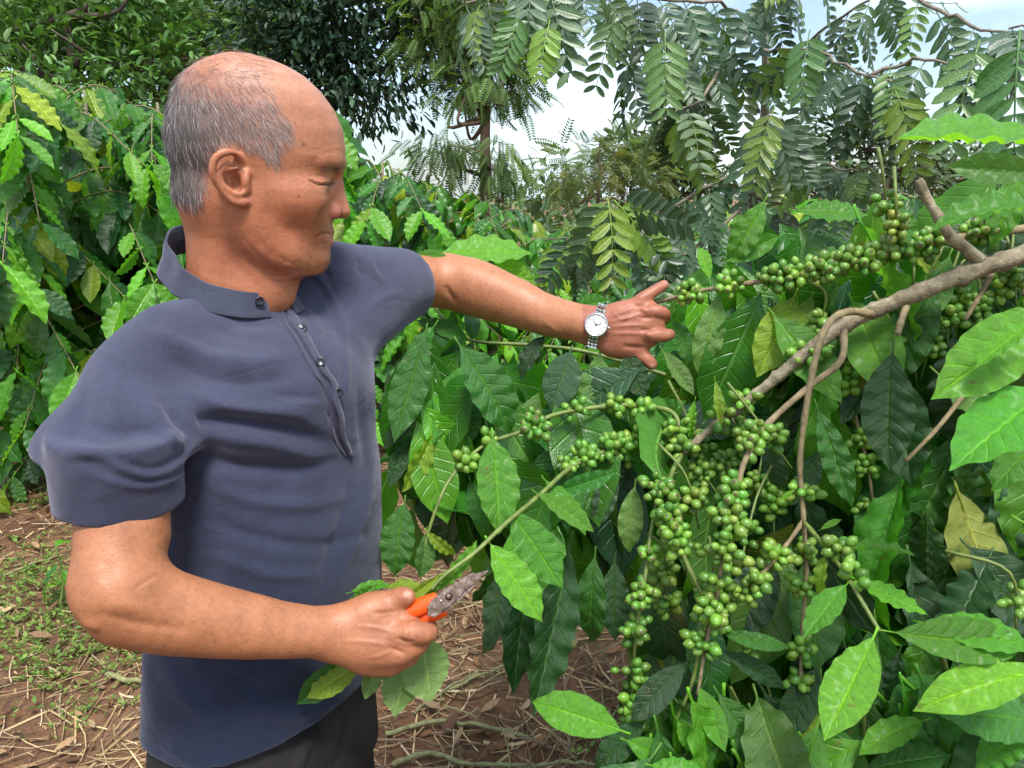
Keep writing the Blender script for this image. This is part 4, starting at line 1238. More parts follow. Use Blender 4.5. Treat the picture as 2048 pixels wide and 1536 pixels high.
# leaves that can be told apart: base, tip (px), distance at base and tip, width factor, colour, roll
K3 = lambda x, y: (560 + x / 3.413, 1050 + y / 3.413)
K2 = lambda x, y: (780 + x / 3.2, 420 + y / 3.2)
HL = [
 ((2110, 290), (1800, 262), .76, .74, 1.0, 'v', -.3), ((2100, 420), (1880, 395), .85, .84, .9, 'b', .3), ((2080, 345), (1905, 330), .88, .88, .8, 'p', .4), ((2060, 330), (1980, 470), .95, .93, .9, 'b', 0),
 ((2110, 610), (1872, 800), .74, .72, 1.05, 'v', .35), ((2090, 690), (1880, 760), .78, .76, .8, 'b', -.4), ((2110, 770), (1902, 915), .72, .69, 1.25, 'v', .1), ((2080, 880), (1985, 960), .8, .78, 1.1, 'b', 0), ((2080, 640), (1940, 715), .70, .70, .9, 'v', -.2),
 ((1786, 700), (1758, 940), .96, .95, 1.0, 'd', .2), ((1590, 590), (1520, 750), 1.09, 1.06, 1.15, 'y', .1), ((1440, 588), (1398, 752), 1.12, 1.09, .85, 'p', -.2), ((1625, 590), (1590, 660), 1.08, 1.06, .9, 'y', -.5), ((1635, 815), (1712, 1020), .92, .90, .60, 'm', .3),
 ((1900, 510), (1850, 650), 1.04, 1.03, .8, 'p', .3), ((1700, 620), (1655, 740), 1.05, 1.03, .8, 'm', 0), ((1560, 470), (1455, 520), 1.12, 1.1, .8, 'b', .4), ((1530, 400), (1462, 525), 1.1, 1.08, .9, 'b', -.3), ((1590, 420), (1740, 425), 1.12, 1.1, 1.0, 'b', .2),
 ((1620, 470), (1720, 500), 1.15, 1.14, 1.0, 'm', 0), ((1660, 425), (1610, 480), 1.12, 1.1, .9, 'd', 0), ((1500, 440), (1560, 500), 1.15, 1.14, 1, 'm', .2), ((1750, 400), (1850, 470), 1.1, 1.08, .9, 'b', .3), ((1820, 500), (1900, 580), 1.05, 1.05, .7, 'y', .2), ((1740, 560), (1790, 640), 1.08, 1.06, .9, 'm', 0),
 ((872, 512), (1068, 470), 1.33, 1.30, .95, 'v', -.15), ((895, 512), (832, 505), 1.22, 1.20, .8, 'b', .3), ((985, 515), (1075, 570), 1.36, 1.34, .9, 'v', .2), ((1150, 612), (1215, 600), 1.25, 1.22, 1.2, 'b', .2),
 ((918, 688), (1046, 862), 1.09, 1.06, 1.0, 'm', .1), ((1142, 700), (1105, 818), 1.13, 1.10, 1.3, 'g', .2), ((870, 650), (788, 760), 1.15, 1.10, .9, 'm', .4), ((850, 665), (790, 885), 1.12, 1.08, .85, 'm', -.3), ((800, 630), (757, 690), 1.2, 1.18, 1, 'v', 0),
 ((830, 640), (940, 665), 1.26, 1.25, .9, 'm', .6), ((1090, 670), (1020, 750), 1.2, 1.18, 1.0, 'g', .3), ((1200, 705), (1180, 880), 1.16, 1.14, 1.2, 'p', .2), ((1160, 720), (1110, 870), 1.18, 1.16, 1.1, 'y', .4), ((1250, 700), (1290, 800), 1.15, 1.13, 1.2, 'd', -.2), ((1240, 720), (1190, 790), 1.18, 1.17, 1.0, 'y', 0),
 ((1345, 640), (1395, 730), 1.17, 1.15, 1.1, 'm', .1), ((1395, 700), (1330, 720), 1.2, 1.2, 1, 'm', 0), ((1325, 700), (1390, 790), 1.12, 1.10, .7, 'p', .3), ((1390, 800), (1375, 880), 1.1, 1.09, .6, 'v', .2), ((1430, 760), (1445, 850), 1.06, 1.05, .5, 'y', .3), ((1420, 560), (1400, 480), 1.2, 1.2, .8, 'v', 0),
 ((925, 760), (895, 860), 1.15, 1.13, .7, 'v', .5), ((960, 790), (925, 890), 1.14, 1.12, .9, 'm', 0), ((840, 790), (770, 900), 1.15, 1.12, .8, 'g', .3), ((800, 780), (745, 850), 1.2, 1.17, .9, 'd', .3), ((870, 860), (815, 990), 1.12, 1.09, .8, 'y', .5), ((830, 870), (770, 970), 1.14, 1.1, .8, 'd', .2),
 ((985, 872), (1008, 1065), .99, .94, 1.15, 'b', .15), ((940, 960), (965, 1060), 1.03, 1.0, 1.1, 'm', .2), (K3(1430, 120), K3(1815, 660), .92, .88, .95, 'v', .15), (K3(1560, -110), K3(1960, 420), .95, .92, .95, 'b', .2), (K3(1750, -220), K3(2150, 40), .97, .95, .8, 'b', .4),
 (K3(850, -160), K3(760, 360), 1.02, .98, 1.1, 'm', .1), (K3(1000, 40), K3(980, 380), .98, .97, 1.0, 'p', .3), (K3(1000, 40), K3(1190, 250), .97, .96, .8, 'y', .5), ((1140, 1090), (1075, 1440), 1.02, .99, .75, 'd', .3), ((1060, 1130), (1015, 1400), 1.05, 1.02, .7, 'd', -.2), ((1010, 1130), (980, 1300), 1.04, 1.02, .9, 'g', .2), ((1190, 1110), (1170, 1320), 1.08, 1.05, .8, 'm', 0),
 ((1090, 960), (1180, 1060), 1.02, .98, .8, 'b', .4), ((1105, 985), (1235, 950), 1.04, 1.02, .7, 'm', .5), ((1230, 930), (1190, 1060), 1.1, 1.07, .9, 'g', .1), ((1270, 970), (1250, 1110), 1.06, 1.03, .9, 'p', .2), ((1230, 1120), (1225, 1290), 1.08, 1.05, .9, 'd', 0),
 (K3(760, 780), K3(470, 960), .885, .88, .8, 'p', .5), ((880, 1150), (800, 1210), .885, .875, .55, 'y', .6), ((900, 1140), (840, 1200), .89, .88, .6, 'v', .4), ((700, 1185), (790, 1160), .9, .92, .7, 'b', .5),
 ((1245, 1462), (1068, 1395), .90, .88, 1.0, 'v', -.1), ((1748, 1272), (1652, 1480), .80, .74, 1.05, 'v', .05), ((1715, 1160), (1862, 1232), .85, .82, .85, 'v', .1), ((1694, 1168), (1602, 1268), .855, .83, 1.1, 'b', .0), ((1652, 1108), (1618, 1205), .89, .88, .9, 'y', .5), ((1668, 1098), (1832, 1082), .89, .87, .60, 'b', .8),
 ((1785, 1264), (2075, 1305), .82, .80, .80, 'b', .25), ((1845, 1245), (2085, 1285), .84, .79, .95, 'v', -.1), ((2090, 1340), (1845, 1382), .80, .77, .8, 'v', .35), ((2100, 1450), (1900, 1400), .86, .84, 1.1, 'm', 0), ((2080, 1250), (1990, 1170), .9, .88, 1.0, 'd', 0),
 ((1398, 1372), (1452, 1505), .95, .91, .9, 'b', .2), ((1435, 1385), (1545, 1545), .95, .92, 1.0, 'm', .1), ((1372, 1325), (1258, 1445), .96, .94, .85, 'g', .2), ((1355, 1440), (1395, 1510), .95, .92, 1.2, 'v', .3), ((1385, 1320), (1300, 1380), .97, .95, .7, 'm', .5), ((1437, 1262), (1588, 1305), .95, .94, .5, 'm', .6), ((1435, 1300), (1585, 1370), .97, .96, .6, 'd', .4),
 ((1250, 1480), (1370, 1530), .95, .92, 1.0, 'b', .2), ((1290, 1440), (1180, 1540), .97, .95, 1.0, 'd', .2), ((1300, 1530), (1420, 1560), .9, .88, 1.1, 'b', 0), ((1620, 1470), (1750, 1560), .95, .92, 1.1, 'd', .1), ((1850, 1440), (1720, 1475), .9, .87, .9, 'b', .3), ((1730, 1540), (1900, 1500), .92, .88, 1.1, 'm', .1), ((1950, 1540), (2060, 1440), .88, .85, 1.0, 'b', .2),
 ((1640, 1330), (1560, 1490), 1.0, .98, .9, 'd', .1), ((1640, 1430), (1600, 1540), .98, .96, .8, 'y', .5), ((1870, 1350), (1780, 1420), .95, .93, 1.0, 'm', 0), ((1800, 1300), (1770, 1440), .97, .96, .9, 'd', .3), ((1900, 1300), (2000, 1400), .92, .9, 1.0, 'd', 0), ((1560, 1000), (1590, 980), .94, .93, .9, 'v', 0), ((1640, 1060), (1680, 1035), .9, .89, .7, 'b', .4),
 ((1530, 870), (1570, 1000), 1.05, 1.03, .8, 'g', .2), ((1640, 900), (1590, 1010), 1.1, 1.08, 1.0, 'd', .2), ((1800, 870), (1850, 1010), 1.15, 1.12, 1.1, 'd', 0), ((1900, 850), (1930, 960), 1.1, 1.08, 1.0, 'g', .3), ((1980, 870), (1890, 950), 1.05, 1.03, .9, 'd', .2), ((1990, 520), (2060, 420), 1.05, 1.04, .9, 'm', .3), ((1780, 600), (1900, 670), 1.03, 1.02, .7, 'p', .6),
 ((1870, 1090), (1890, 1260), 1.15, 1.12, 1.0, 'd', .1), ((1800, 1060), (1830, 1200), 1.2, 1.18, 1.0, 'd', .1), ((1960, 1080), (1990, 1200), 1.1, 1.08, .9, 'm', .2), ((2040, 960), (2000, 1100), 1.1, 1.08, 1, 'd', 0), ((1690, 1290), (1740, 1430), 1.02, 1.0, .8, 'm', .1),
]
n_obj = 0
def leaf_up(base, tip, r, wild=.25):
    mid = (base + tip) / 2
    return unit(CAM - mid) * .8 + np.array([0, 0, .45]) + r.normal(0, wild, 3)
for k, (a, b_, d0, d1, wd, c, roll) in enumerate(HL):
    A, B_ = P(*a, d0), P(*b_, d1)
    put('leaf', LEAVES[(k * 5 + 3) % len(LEAVES)], leaf_matrix(A, B_, leaf_up(A, B_, br_, .12), roll * (1 if k % 2 else -1), wd), bush, vary(LC[c], br_, .10)); n_obj += 1
# loose cut leaves held in the near hand
sprig = empty('leafy_cutting', P(700, 1290, .88))
tag(sprig, 'cut sprig of pale coffee leaves held under the near hand', 'sprig')
part('stem', tube_mesh('stem', catmull(np.array([P(640, 1268, .872), P(720, 1275, .885), P(800, 1262, .893), P(850, 1262, .895)]), 5), .0028, 6), green_stem, sprig)
for k, (a, b_, d0, d1, wd, c, roll) in enumerate([((700, 1312), (593, 1412), .885, .875, 1.0, 'm', -.6), ((728, 1322), (612, 1398), .880, .868, 1.15, 'y', .3), ((812, 1300), (803, 1432), .895, .89, 1.5, 'p', .1), ((838, 1270), (872, 1398), .898, .893, 1.9, 'p', -.2), ((690, 1215), (755, 1170), .89, .90, .9, 'b', .5), ((862, 1190), (770, 1150), .89, .90, .8, 'y', .5), ((868, 1185), (968, 1092), .895, .90, .55, 'v', .7), ((760, 1300), (735, 1400), .895, .89, 1.0, 'p', .2)]):
    A, B_ = P(*a, d0), P(*b_, d1)
    m = leaf_matrix(A, B_, unit(CAM - A) * (-1 if c == 'p' else 1) + np.array([0, 0, .2]), roll, wd)
    put('leaf', LEAVES[[3, 9, 0, 6, 12, 2, 7, 4][k]], m, sprig, LC[c])

MAN = [(40, 960), (140, 690), (310, 545), (335, 470), (312, 300), (320, 180), (420, 95), (520, 100), (650, 180), (700, 300), (712, 430), (668, 515), (820, 500), (900, 505), (1040, 550), (1180, 595), (1290, 578), (1345, 552), (1355, 680), (1325, 748), (1240, 725), (1170, 705), (1050, 668), (900, 622), (830, 630), (745, 690), (775, 1000), (775, 1165), (960, 1120), (985, 1145), (900, 1235), (880, 1300), (920, 1400), (800, 1440), (785, 1536), (330, 1536), (300, 1310), (160, 1270), (120, 1050)]
GAP = [(770, 1300), (900, 1310), (1010, 1290), (1090, 1270), (1240, 1250), (1250, 1380), (1070, 1370), (1050, 1470), (1230, 1490), (1230, 1560), (770, 1560)]
CLA = np.array(CLP)
def clear(pts, d):
    x, y, z = proj(pts)
    if d < 1.45 and in_poly(x, y, MAN).any(): return False
    if in_poly(x, y, GAP).any(): return False
    for (cx, cy, cd) in CLA[:60]:
        if d < cd + .03 and (np.hypot(x - cx, y - cy) < 42).any(): return False
    # the brown main stem and hanging stems stay in the open
    if d < 1.02:
        for nm in ('main', 'hang_a', 'upper', 'young'):
            bx, by, _ = BPX[nm]
            if (np.hypot(x[:, None] - bx[None], y[:, None] - by[None]) < 26).any(): return False
    return True
BPX = {nm: proj(c) for nm, c in BP.items()}
top_x = [760, 900, 1000, 1200, 1330, 1450, 1550, 1700, 1850, 2100]; top_y = [640, 660, 690, 720, 590, 500, 440, 410, 380, 330]
fill = []
tries = 0
while len(fill) < 1500 and tries < 30000:
    tries += 1
    x = br_.uniform(745, 2110); lo_ = np.interp(x, top_x, top_y)
    y = br_.uniform(lo_, 1560)
    edge = np.interp(x, [745, 1000, 1300, 2100], [1.06, 1.04, 1.0, .88])
    d = edge + .10 + 1.0 * br_.random() ** 1.3
    if x < 1000: d = edge + .05 + .35 * br_.random()
    if y > 1350 and x > 1250: d = .90 + .35 * br_.random()
    if y > 1250 and x < 1250: continue
    A = P(x, y, d)
    az = br_.random() * 6.283
    dr = unit([math.cos(az) * .55, math.sin(az) * .35 - .15, -.85 + br_.normal(0, .4)])
    l = .13 + .10 * br_.random()
    B_ = A + dr * l
    sd = unit(np.cross(dr, [0, 1, .2])) * l * .2
    pts = np.array([A, A + dr * l * .35 + sd, A + dr * l * .35 - sd, A + dr * l * .7 + sd, A + dr * l * .7 - sd, B_])
    if pts[:, 2].min() < .12: continue
    if not clear(pts, d): continue
    fill.append((d, A, B_))
fill.sort(key=lambda a: a[0])
mass = Bag()
for k, (d, A, B_) in enumerate(fill):
    c = vary(LC['dmmgmbmbpb'[br_.integers(10)]], br_, .2)
    if br_.random() < .03: c = vary(LC['o'], br_, .2)
    m = leaf_matrix(A, B_, leaf_up(A, B_, br_, .45), 0, .9 + .25 * br_.random())
    if n_obj < 300:
        put('leaf', LEAVES[br_.integers(len(LEAVES))], m, bush, c); n_obj += 1
    else:
        V, F, uv = LOW[br_.integers(len(LOW))]; mass.add_many(V, F, m[None], c[None], uv)
tag(part('leaves', mass.mesh('leaves'), LEAF_ATT, bush), kind='stuff')

# ------------------------------------------------------------------ the person
HD = 0.91                                            # distance of the head's middle plane
HC = P(510, 330, HD)
e_ray = unit(HC - CAM)
e_u = unit(np.cross(e_ray, [0, 0, 1]))               # where the face points
e_v = np.cross(e_u, e_ray)
e_w = -e_ray
YAW = math.radians(7.0)                              # the face is turned a little towards the camera
HR = np.stack([e_u * math.cos(YAW) + e_w * math.sin(YAW), e_v, e_w * math.cos(YAW) - e_u * math.sin(YAW)], 1)   # local -> world

def H(px, py, w=0.0):
    """head-local coordinates of a photograph pixel on the plane w in front of the middle plane"""
    r = unit(P(px, py, 1.0) - CAM)
    o = HC + e_w * w
    p = CAM + r * (((o - CAM) @ e_ray) / (r @ e_ray))
    q = p - HC
    return np.array([q @ e_u, q @ e_v, w])

def HW(px, py, w=0.0):
    return HC + HR @ H(px, py, w)

# torso axes: shoulder line and chest direction
LAT = unit([0.50, 0.866, 0.0]); FRT = unit([0.866, -0.50, 0.0]); ZUP = np.array([0, 0, 1.0])

# ---- head and neck
body = Sdf()
rows = np.array([  # py, back px, front px, half width mm, widest px
    (111, 448, 508, 30, 478), (119, 420, 545, 45, 480), (131, 393, 578, 56, 484), (151, 367, 612, 65, 488),
    (181, 347, 643, 71.5, 492), (216, 336, 668, 75.5, 494), (256, 330, 685, 77, 496), (296, 333, 690, 76.5, 505),
    (322, 340, 689.5, 74.5, 520), (338, 347, 683, 73, 535), (352, 352, 675, 72.5, 548), (375, 362, 672, 73, 560), (400, 376, 669, 72, 560),
    (437, 405, 663, 68, 555), (466, 435, 656, 62, 550), (490, 475, 645, 56, 555), (508, 515, 642, 48, 570),
    (522, 560, 635, 37, 590), (530, 595, 622, 22, 612), (533, 606, 616, 10, 611)], float)
_rv = np.array([H(480, r[0])[1] for r in rows])
_rb = np.array([H(r[1], r[0])[0] for r in rows]); _rf = np.array([H(r[2], r[0])[0] for r in rows])
_rw = rows[:, 3] / 1000; _rc = np.array([H(r[4], r[0])[0] for r in rows])
_tv = np.linspace(_rv.min(), _rv.max(), 160)
def _ri(a):
    o = np.argsort(_rv); y = np.interp(_tv, _rv[o], a[o])
    k = np.array([1, 4, 6, 4, 1]) / 16.0
    return np.convolve(np.pad(y, 2, 'edge'), k, 'valid')
_tb, _tf, _tw, _tc = map(_ri, (_rb, _rf, _rw, _rc))
_nv = np.array([H(480, y)[1] for y in (530, 480, 440, 390, 345, 310, 110)])
def head_loft(p, br=None):
    q = (p - HC) @ HR
    u, v, w = q[:, 0], q[:, 1], np.abs(q[:, 2])
    vc = np.clip(v, _tv[0], _tv[-1])
    b, f, W, c = (np.interp(vc, _tv, a) for a in (_tb, _tf, _tw, _tc))
    a = np.where(u > c, f - c, c - b)
    n = np.where(u > c, np.interp(vc, _nv, [1.9, 1.85, 1.75, 1.70, 1.80, 2.15, 2.15]), 2.1)
    x = np.abs(u - c) / np.maximum(a, 1e-4); y = w / np.maximum(W, 1e-4)
    k = (x ** n + y ** n) ** (1 / n)
    d = (k - 1) * np.minimum(a, W) * 0.8
    e = np.abs(v - vc)
    return np.where(e > 0, np.maximum(d, e), d)
body.fn(head_loft, HC, 0.17)
LIM = 0.0
def hp(px, py, w): return HC + HR @ H(px, py, w)
def both(f):
    for s in (1, -1): f(s)
MM = 0.001
# neck
NB = P(462, 680, 0.965)
body.chain([hp(455, 400, 0), hp(468, 470, -0.004), P(470, 560, 0.945), NB], [.056, .0555, .056, .060], k=.02, smooth=4)
body.chain([hp(560, 478, .028), P(520, 560, .915), P(505, 620, .92)], [.012, .016, .016], k=.03)
body.chain([hp(600, 508, 0), hp(572, 534, 0), P(548, 585, .935)], [.014, .020, .026], k=.022)       # throat under the chin
body.chain([hp(505, 405, .052), hp(530, 470, .050), hp(580, 508, .040), hp(628, 518, .016)], [.016, .019, .019, .016], k=.022)   # jaw line near
body.chain([hp(505, 405, -.052), hp(530, 470, -.050), hp(580, 508, -.040), hp(628, 518, -.016)], [.016, .019, .019, .016], k=.022)
body.ell(hp(635, 510, 0), np.array([.011, .011, .020]), HR, k=.010)                                  # chin
# brow, cheekbones, mouth mound
for s in (1, -1):
    body.chain([hp(673, 329, .008 * s), hp(668, 326, .026 * s), hp(650, 324, .042 * s)], [.007, .0075, .007], k=.010)
    body.ell(hp(612, 397, .050 * s), np.array([.026, .017, .013]), HR, k=.022)
    body.ell(hp(652, 363, .034 * s), np.array([.014, .014, .020]), HR, k=.014, op='s') if False else None
    body.ell(hp(672, 361, .028 * s), np.array([.010, .010, .014]), HR, k=.010, op='s')               # eye socket
    body.ell(hp(643, 363, .031 * s), np.array([.0135, .0128, .0150]), HR, k=.006)                    # lids over the eyeball
    body.chain([hp(661, 351, .020 * s), hp(650, 348, .034 * s), hp(630, 352, .045 * s)], [.0052, .0060, .005], k=.007)  # hooded fold
    body.chain([hp(655, 382, .020 * s), hp(644, 386, .034 * s), hp(626, 381, .044 * s)], [.0036, .004, .0036], k=.009)  # bag
body.ell(hp(644, 466, 0), np.array([.011, .018, .026]), HR, k=.012)
for s in (1, -1): body.ell(hp(622, 432, .030 * s), np.array([.0150, .026, .016]), HR, k=.022)                                  # mouth mound
# nose
body.chain([hp(673, 345, 0), hp(674, 372, 0), hp(682, 402, 0), hp(685, 421, 0)], [.0055, .0058, .0075, .0092], k=.010)
for s in (1, -1):
    body.chain([hp(672, 372, .004 * s), hp(668, 415, .008 * s)], [.005, .008], k=.010)
    body.ell(hp(667, 423, .0150 * s), np.array([.0105, .0090, .0065]), HR, k=.0035)
    body.ell(hp(677, 436, .0075 * s), np.array([.0055, .004, .0036]), HR, k=.002, op='s')
# lips
body.chain([hp(638, 470, -.024), hp(654, 465, -.012), hp(660.5, 461.5, 0), hp(654, 465, .012), hp(638, 470, .024)], [.0022, .0044, .0050, .0044, .0022], k=.003)
body.chain([hp(638, 478, -.022), hp(652, 482, -.011), hp(658.5, 482, 0), hp(652, 482, .011), hp(638, 478, .022)], [.0022, .0050, .0058, .0050, .0022], k=.003)
# ears
def ear(s):
    e = lambda x, y, w: hp(418 + x / 9.6, 280 + y / 9.6, (.076 + w) * s)
    body.ell(e(560, 680, -.004), np.array([.0155, .027, .0055]), HR, k=.006)
    rim = [e(800, 420, -.003), e(720, 300, .006), e(560, 238, .012), e(400, 290, .015), e(300, 420, .016), e(275, 580, .016), e(300, 740, .014),
           e(380, 900, .011), e(500, 1050, .008), e(640, 1160, .005), e(780, 1200, .003), e(870, 1190, .000)]
    body.chain(rim, [.0035, .0042, .0045, .0045, .0043, .0040, .0038, .0036, .0038, .0046, .0056, .0050], k=.0035, smooth=3)
    body.ell(e(640, 700, .010), np.array([.0115, .017, .0085]), HR, k=.004, op='s')
    body.ell(e(660, 380, .011), np.array([.006, .0050, .0055]), HR, k=.003, op='s')
    body.chain([e(560, 430, .008), e(430, 560, .010), e(400, 720, .010), e(470, 880, .009), e(600, 980, .007), e(740, 1050, .006), e(860, 1010, .003)],
               [.0022, .0030, .0034, .0034, .0034, .0036, .003], k=.003)
    body.chain([e(720, 540, .004), e(600, 560, .007), e(500, 600, .008)], [.002, .0024, .0022], k=.003)
    body.ell(e(690, 820, .002), np.array([.0060, .0095, .0085]), HR, k=.003, op='s')
    body.chain([e(900, 640, -.001), e(880, 800, .0015), e(890, 960, .000)], [.0040, .0048, .0042], k=.004)
both(ear)

# ---- shoulders and arms (the trunk under the shirt is only the yoke that joins them)
SR = P(292, 775, 0.84); SL = P(655, 575, 1.07)
body.chain([SR, P(360, 705, .90), P(470, 730, .975), P(560, 660, 1.02), SL], [.040, .040, .056, .042, .046], k=.02)
# near arm
ER = P(238, 1178, 0.735); WR = P(662, 1266, 0.835)
body.chain([SR, P(240, 900, .79), P(238, 1040, .757), P(232, 1130, .742), ER], [.042, .042, .0395, .0370, .035], k=.02, smooth=4)
body.chain([P(268, 1010, .757), P(285, 1070, .760)], [.026, .022], k=.025)
body.chain([P(212, 1185, .735), P(232, 1238, .738)], [.024, .021], k=.02)                      # point of the elbow
body.chain([P(230, 1170, .735), P(300, 1222, .752), P(410, 1243, .778), P(540, 1258, .806), WR], [.034, .0370, .0345, .0300, .0250], k=.02, smooth=4,
           flat=(unit(P(400, 1240, .7) - P(400, 1240, .9)), .88))
body.chain([P(285, 1175, .748), P(370, 1215, .765), P(500, 1245, .795)], [.022, .025, .017], k=.025)      # brachioradialis
# near hand: closed round the handles
hR = lambda x, y, d: P(560 + x / 3.413, 1050 + y / 3.413, d)
nh = unit(hR(600, 740, .8) - hR(600, 740, .9))
body.chain([WR, hR(470, 740, .838), hR(640, 750, .842), hR(800, 760, .845)], [.0265, .029, .034, .031], k=.012, flat=(nh, .60), smooth=3)
body.chain([hR(420, 800, .840), hR(600, 870, .848), hR(740, 880, .853)], [.020, .0245, .024], k=.014, flat=(nh, .62))
body.chain([hR(480, 650, .842), hR(620, 590, .847), hR(720, 560, .852)], [.018, .021, .017], k=.014)      # thumb base
body.chain([hR(640, 580, .850), hR(740, 535, .852), hR(825, 498, .850), hR(862, 490, .846)], [.0165, .0128, .0124, .0102], k=.005)   # thumb
# fingers: knuckle, middle joint, end joint, tip, wrapping behind the handles
body.chain([hR(790, 745, .838), hR(900, 735, .836), hR(1005, 735, .845), hR(1000, 690, .868), hR(930, 660, .880)], [.0145, .0130, .0118, .0105, .0095], k=.002)
body.chain([hR(770, 830, .842), hR(880, 840, .842), hR(960, 800, .856), hR(930, 745, .878), hR(870, 720, .886)], [.0140, .0125, .0112, .0102, .0092], k=.0018)
body.chain([hR(730, 890, .848), hR(830, 915, .850), hR(900, 875, .864), hR(870, 810, .882), hR(810, 780, .888)], [.0130, .0118, .0106, .0095, .0088], k=.0018)
body.chain([hR(660, 930, .852), hR(750, 955, .856), hR(810, 930, .868), hR(790, 870, .884), hR(740, 840, .888)], [.0118, .0102, .0095, .0085, .0078], k=.0018)
# far arm
EL = P(885, 566, 1.255); WL = P(1180, 651, 1.16)
body.chain([SL, P(735, 575, 1.12), P(815, 566, 1.20), P(868, 562, 1.245), EL], [.052, .049, .0440, .040, .038], k=.03, smooth=4)
body.chain([P(880, 558, 1.25), P(935, 575, 1.24), P(1010, 601, 1.22), P(1100, 632, 1.19), WL], [.037, .0425, .0375, .0315, .0275], k=.02, smooth=4)
body.chain([P(905, 548, 1.24), P(960, 565, 1.225), P(1040, 595, 1.20)], [.020, .026, .016], k=.03)
# far hand
hL = lambda x, y, d: P(780 + x / 3.2, 420 + y / 3.2, d)
nl = unit(hL(1500, 740, 1.1) - hL(1500, 740, 1.3))
body.chain([WL, hL(1370, 745, 1.155), hL(1500, 745, 1.147), hL(1600, 720, 1.145)], [.0270, .0300, .0385, .0370], k=.012, flat=(nl, .48), smooth=3)
body.chain([hL(1400, 830, 1.155), hL(1520, 830, 1.150), hL(1620, 790, 1.148)], [.020, .026, .022], k=.012, flat=(nl, .6))
body.chain([hL(1560, 625, 1.145), hL(1605, 575, 1.140), hL(1690, 520, 1.142), hL(1752, 480, 1.148)], [.0105, .0098, .0086, .0076], k=.005)       # little finger
body.chain([hL(1590, 650, 1.140), hL(1700, 650, 1.132), hL(1755, 668, 1.140), hL(1748, 705, 1.165), hL(1690, 715, 1.175)], [.0115, .0102, .0094, .0085, .0078], k=.002)
body.chain([hL(1600, 730, 1.142), hL(1690, 738, 1.142), hL(1705, 745, 1.160), hL(1660, 770, 1.180)], [.0118, .0100, .0092, .0085], k=.002)
body.chain([hL(1590, 795, 1.142), hL(1690, 800, 1.134), hL(1755, 802, 1.136), hL(1788, 798, 1.146)], [.0125, .0110, .0100, .0088], k=.002)         # index
body.chain([hL(1420, 880, 1.160), hL(1540, 915, 1.158), hL(1620, 940, 1.150), hL(1672, 985, 1.148)], [.0150, .0125, .0110, .0092], k=.008)         # thumb

bV, bF = body.polygonise(0.00175)
bV = smooth_np(bV, bF, 2, 0.5)

def sculpt(V, F, strokes, passes=1):
    """press or raise creases drawn as photograph polylines: (points, width px, mm, (near, far), profile)"""
    N = normals_np(V, F)
    px, py, dd = proj(V)
    view = CAM - V; view /= np.linalg.norm(view, axis=1)[:, None]
    facing = np.clip((N * view).sum(1) * 3.0, 0, 1)
    off = np.zeros(len(V))
    for st in strokes:
        pts, wd, mm = st[0], st[1], st[2]
        rg = st[3] if len(st) > 3 and st[3] else (0, 9)
        prof = st[4] if len(st) > 4 else 'g'
        pts = catmull(pts, 5) if len(pts) > 2 else np.asarray(pts, float)
        x0, y0 = pts.min(0) - 3.2 * wd; x1, y1 = pts.max(0) + 3.2 * wd
        m = (px > x0) & (px < x1) & (py > y0) & (py < y1) & (dd > rg[0]) & (dd < rg[1]) & (facing > 0)
        ix = np.nonzero(m)[0]
        if not len(ix): continue
        d, t, sd = poly_dist(px[ix], py[ix], pts)
        taper = np.clip(np.sin(np.pi * np.clip(t, .01, .99)), 0, 1) ** 0.6
        if prof == 'g': g = np.exp(-(d / wd) ** 2)
        elif prof == 'fold': g = np.exp(-(d / wd) ** 2) - 0.75 * np.exp(-((d * sd - 1.35 * wd) / wd) ** 2)   # ridge with a valley on one side
        elif prof == 'seam': g = np.exp(-(d / wd) ** 2)
        elif prof == 'step': g = (0.5 - 0.5 * np.tanh(d * sd / wd * 1.6)) * np.exp(-(d / (wd * 3.0)) ** 2)
        if prof in ('seam', 'step'): taper = np.clip(np.minimum(t, 1 - t) * 12, 0, 1)
        off[ix] += g * taper * mm * MM * facing[ix]
    return V + N * off[:, None]

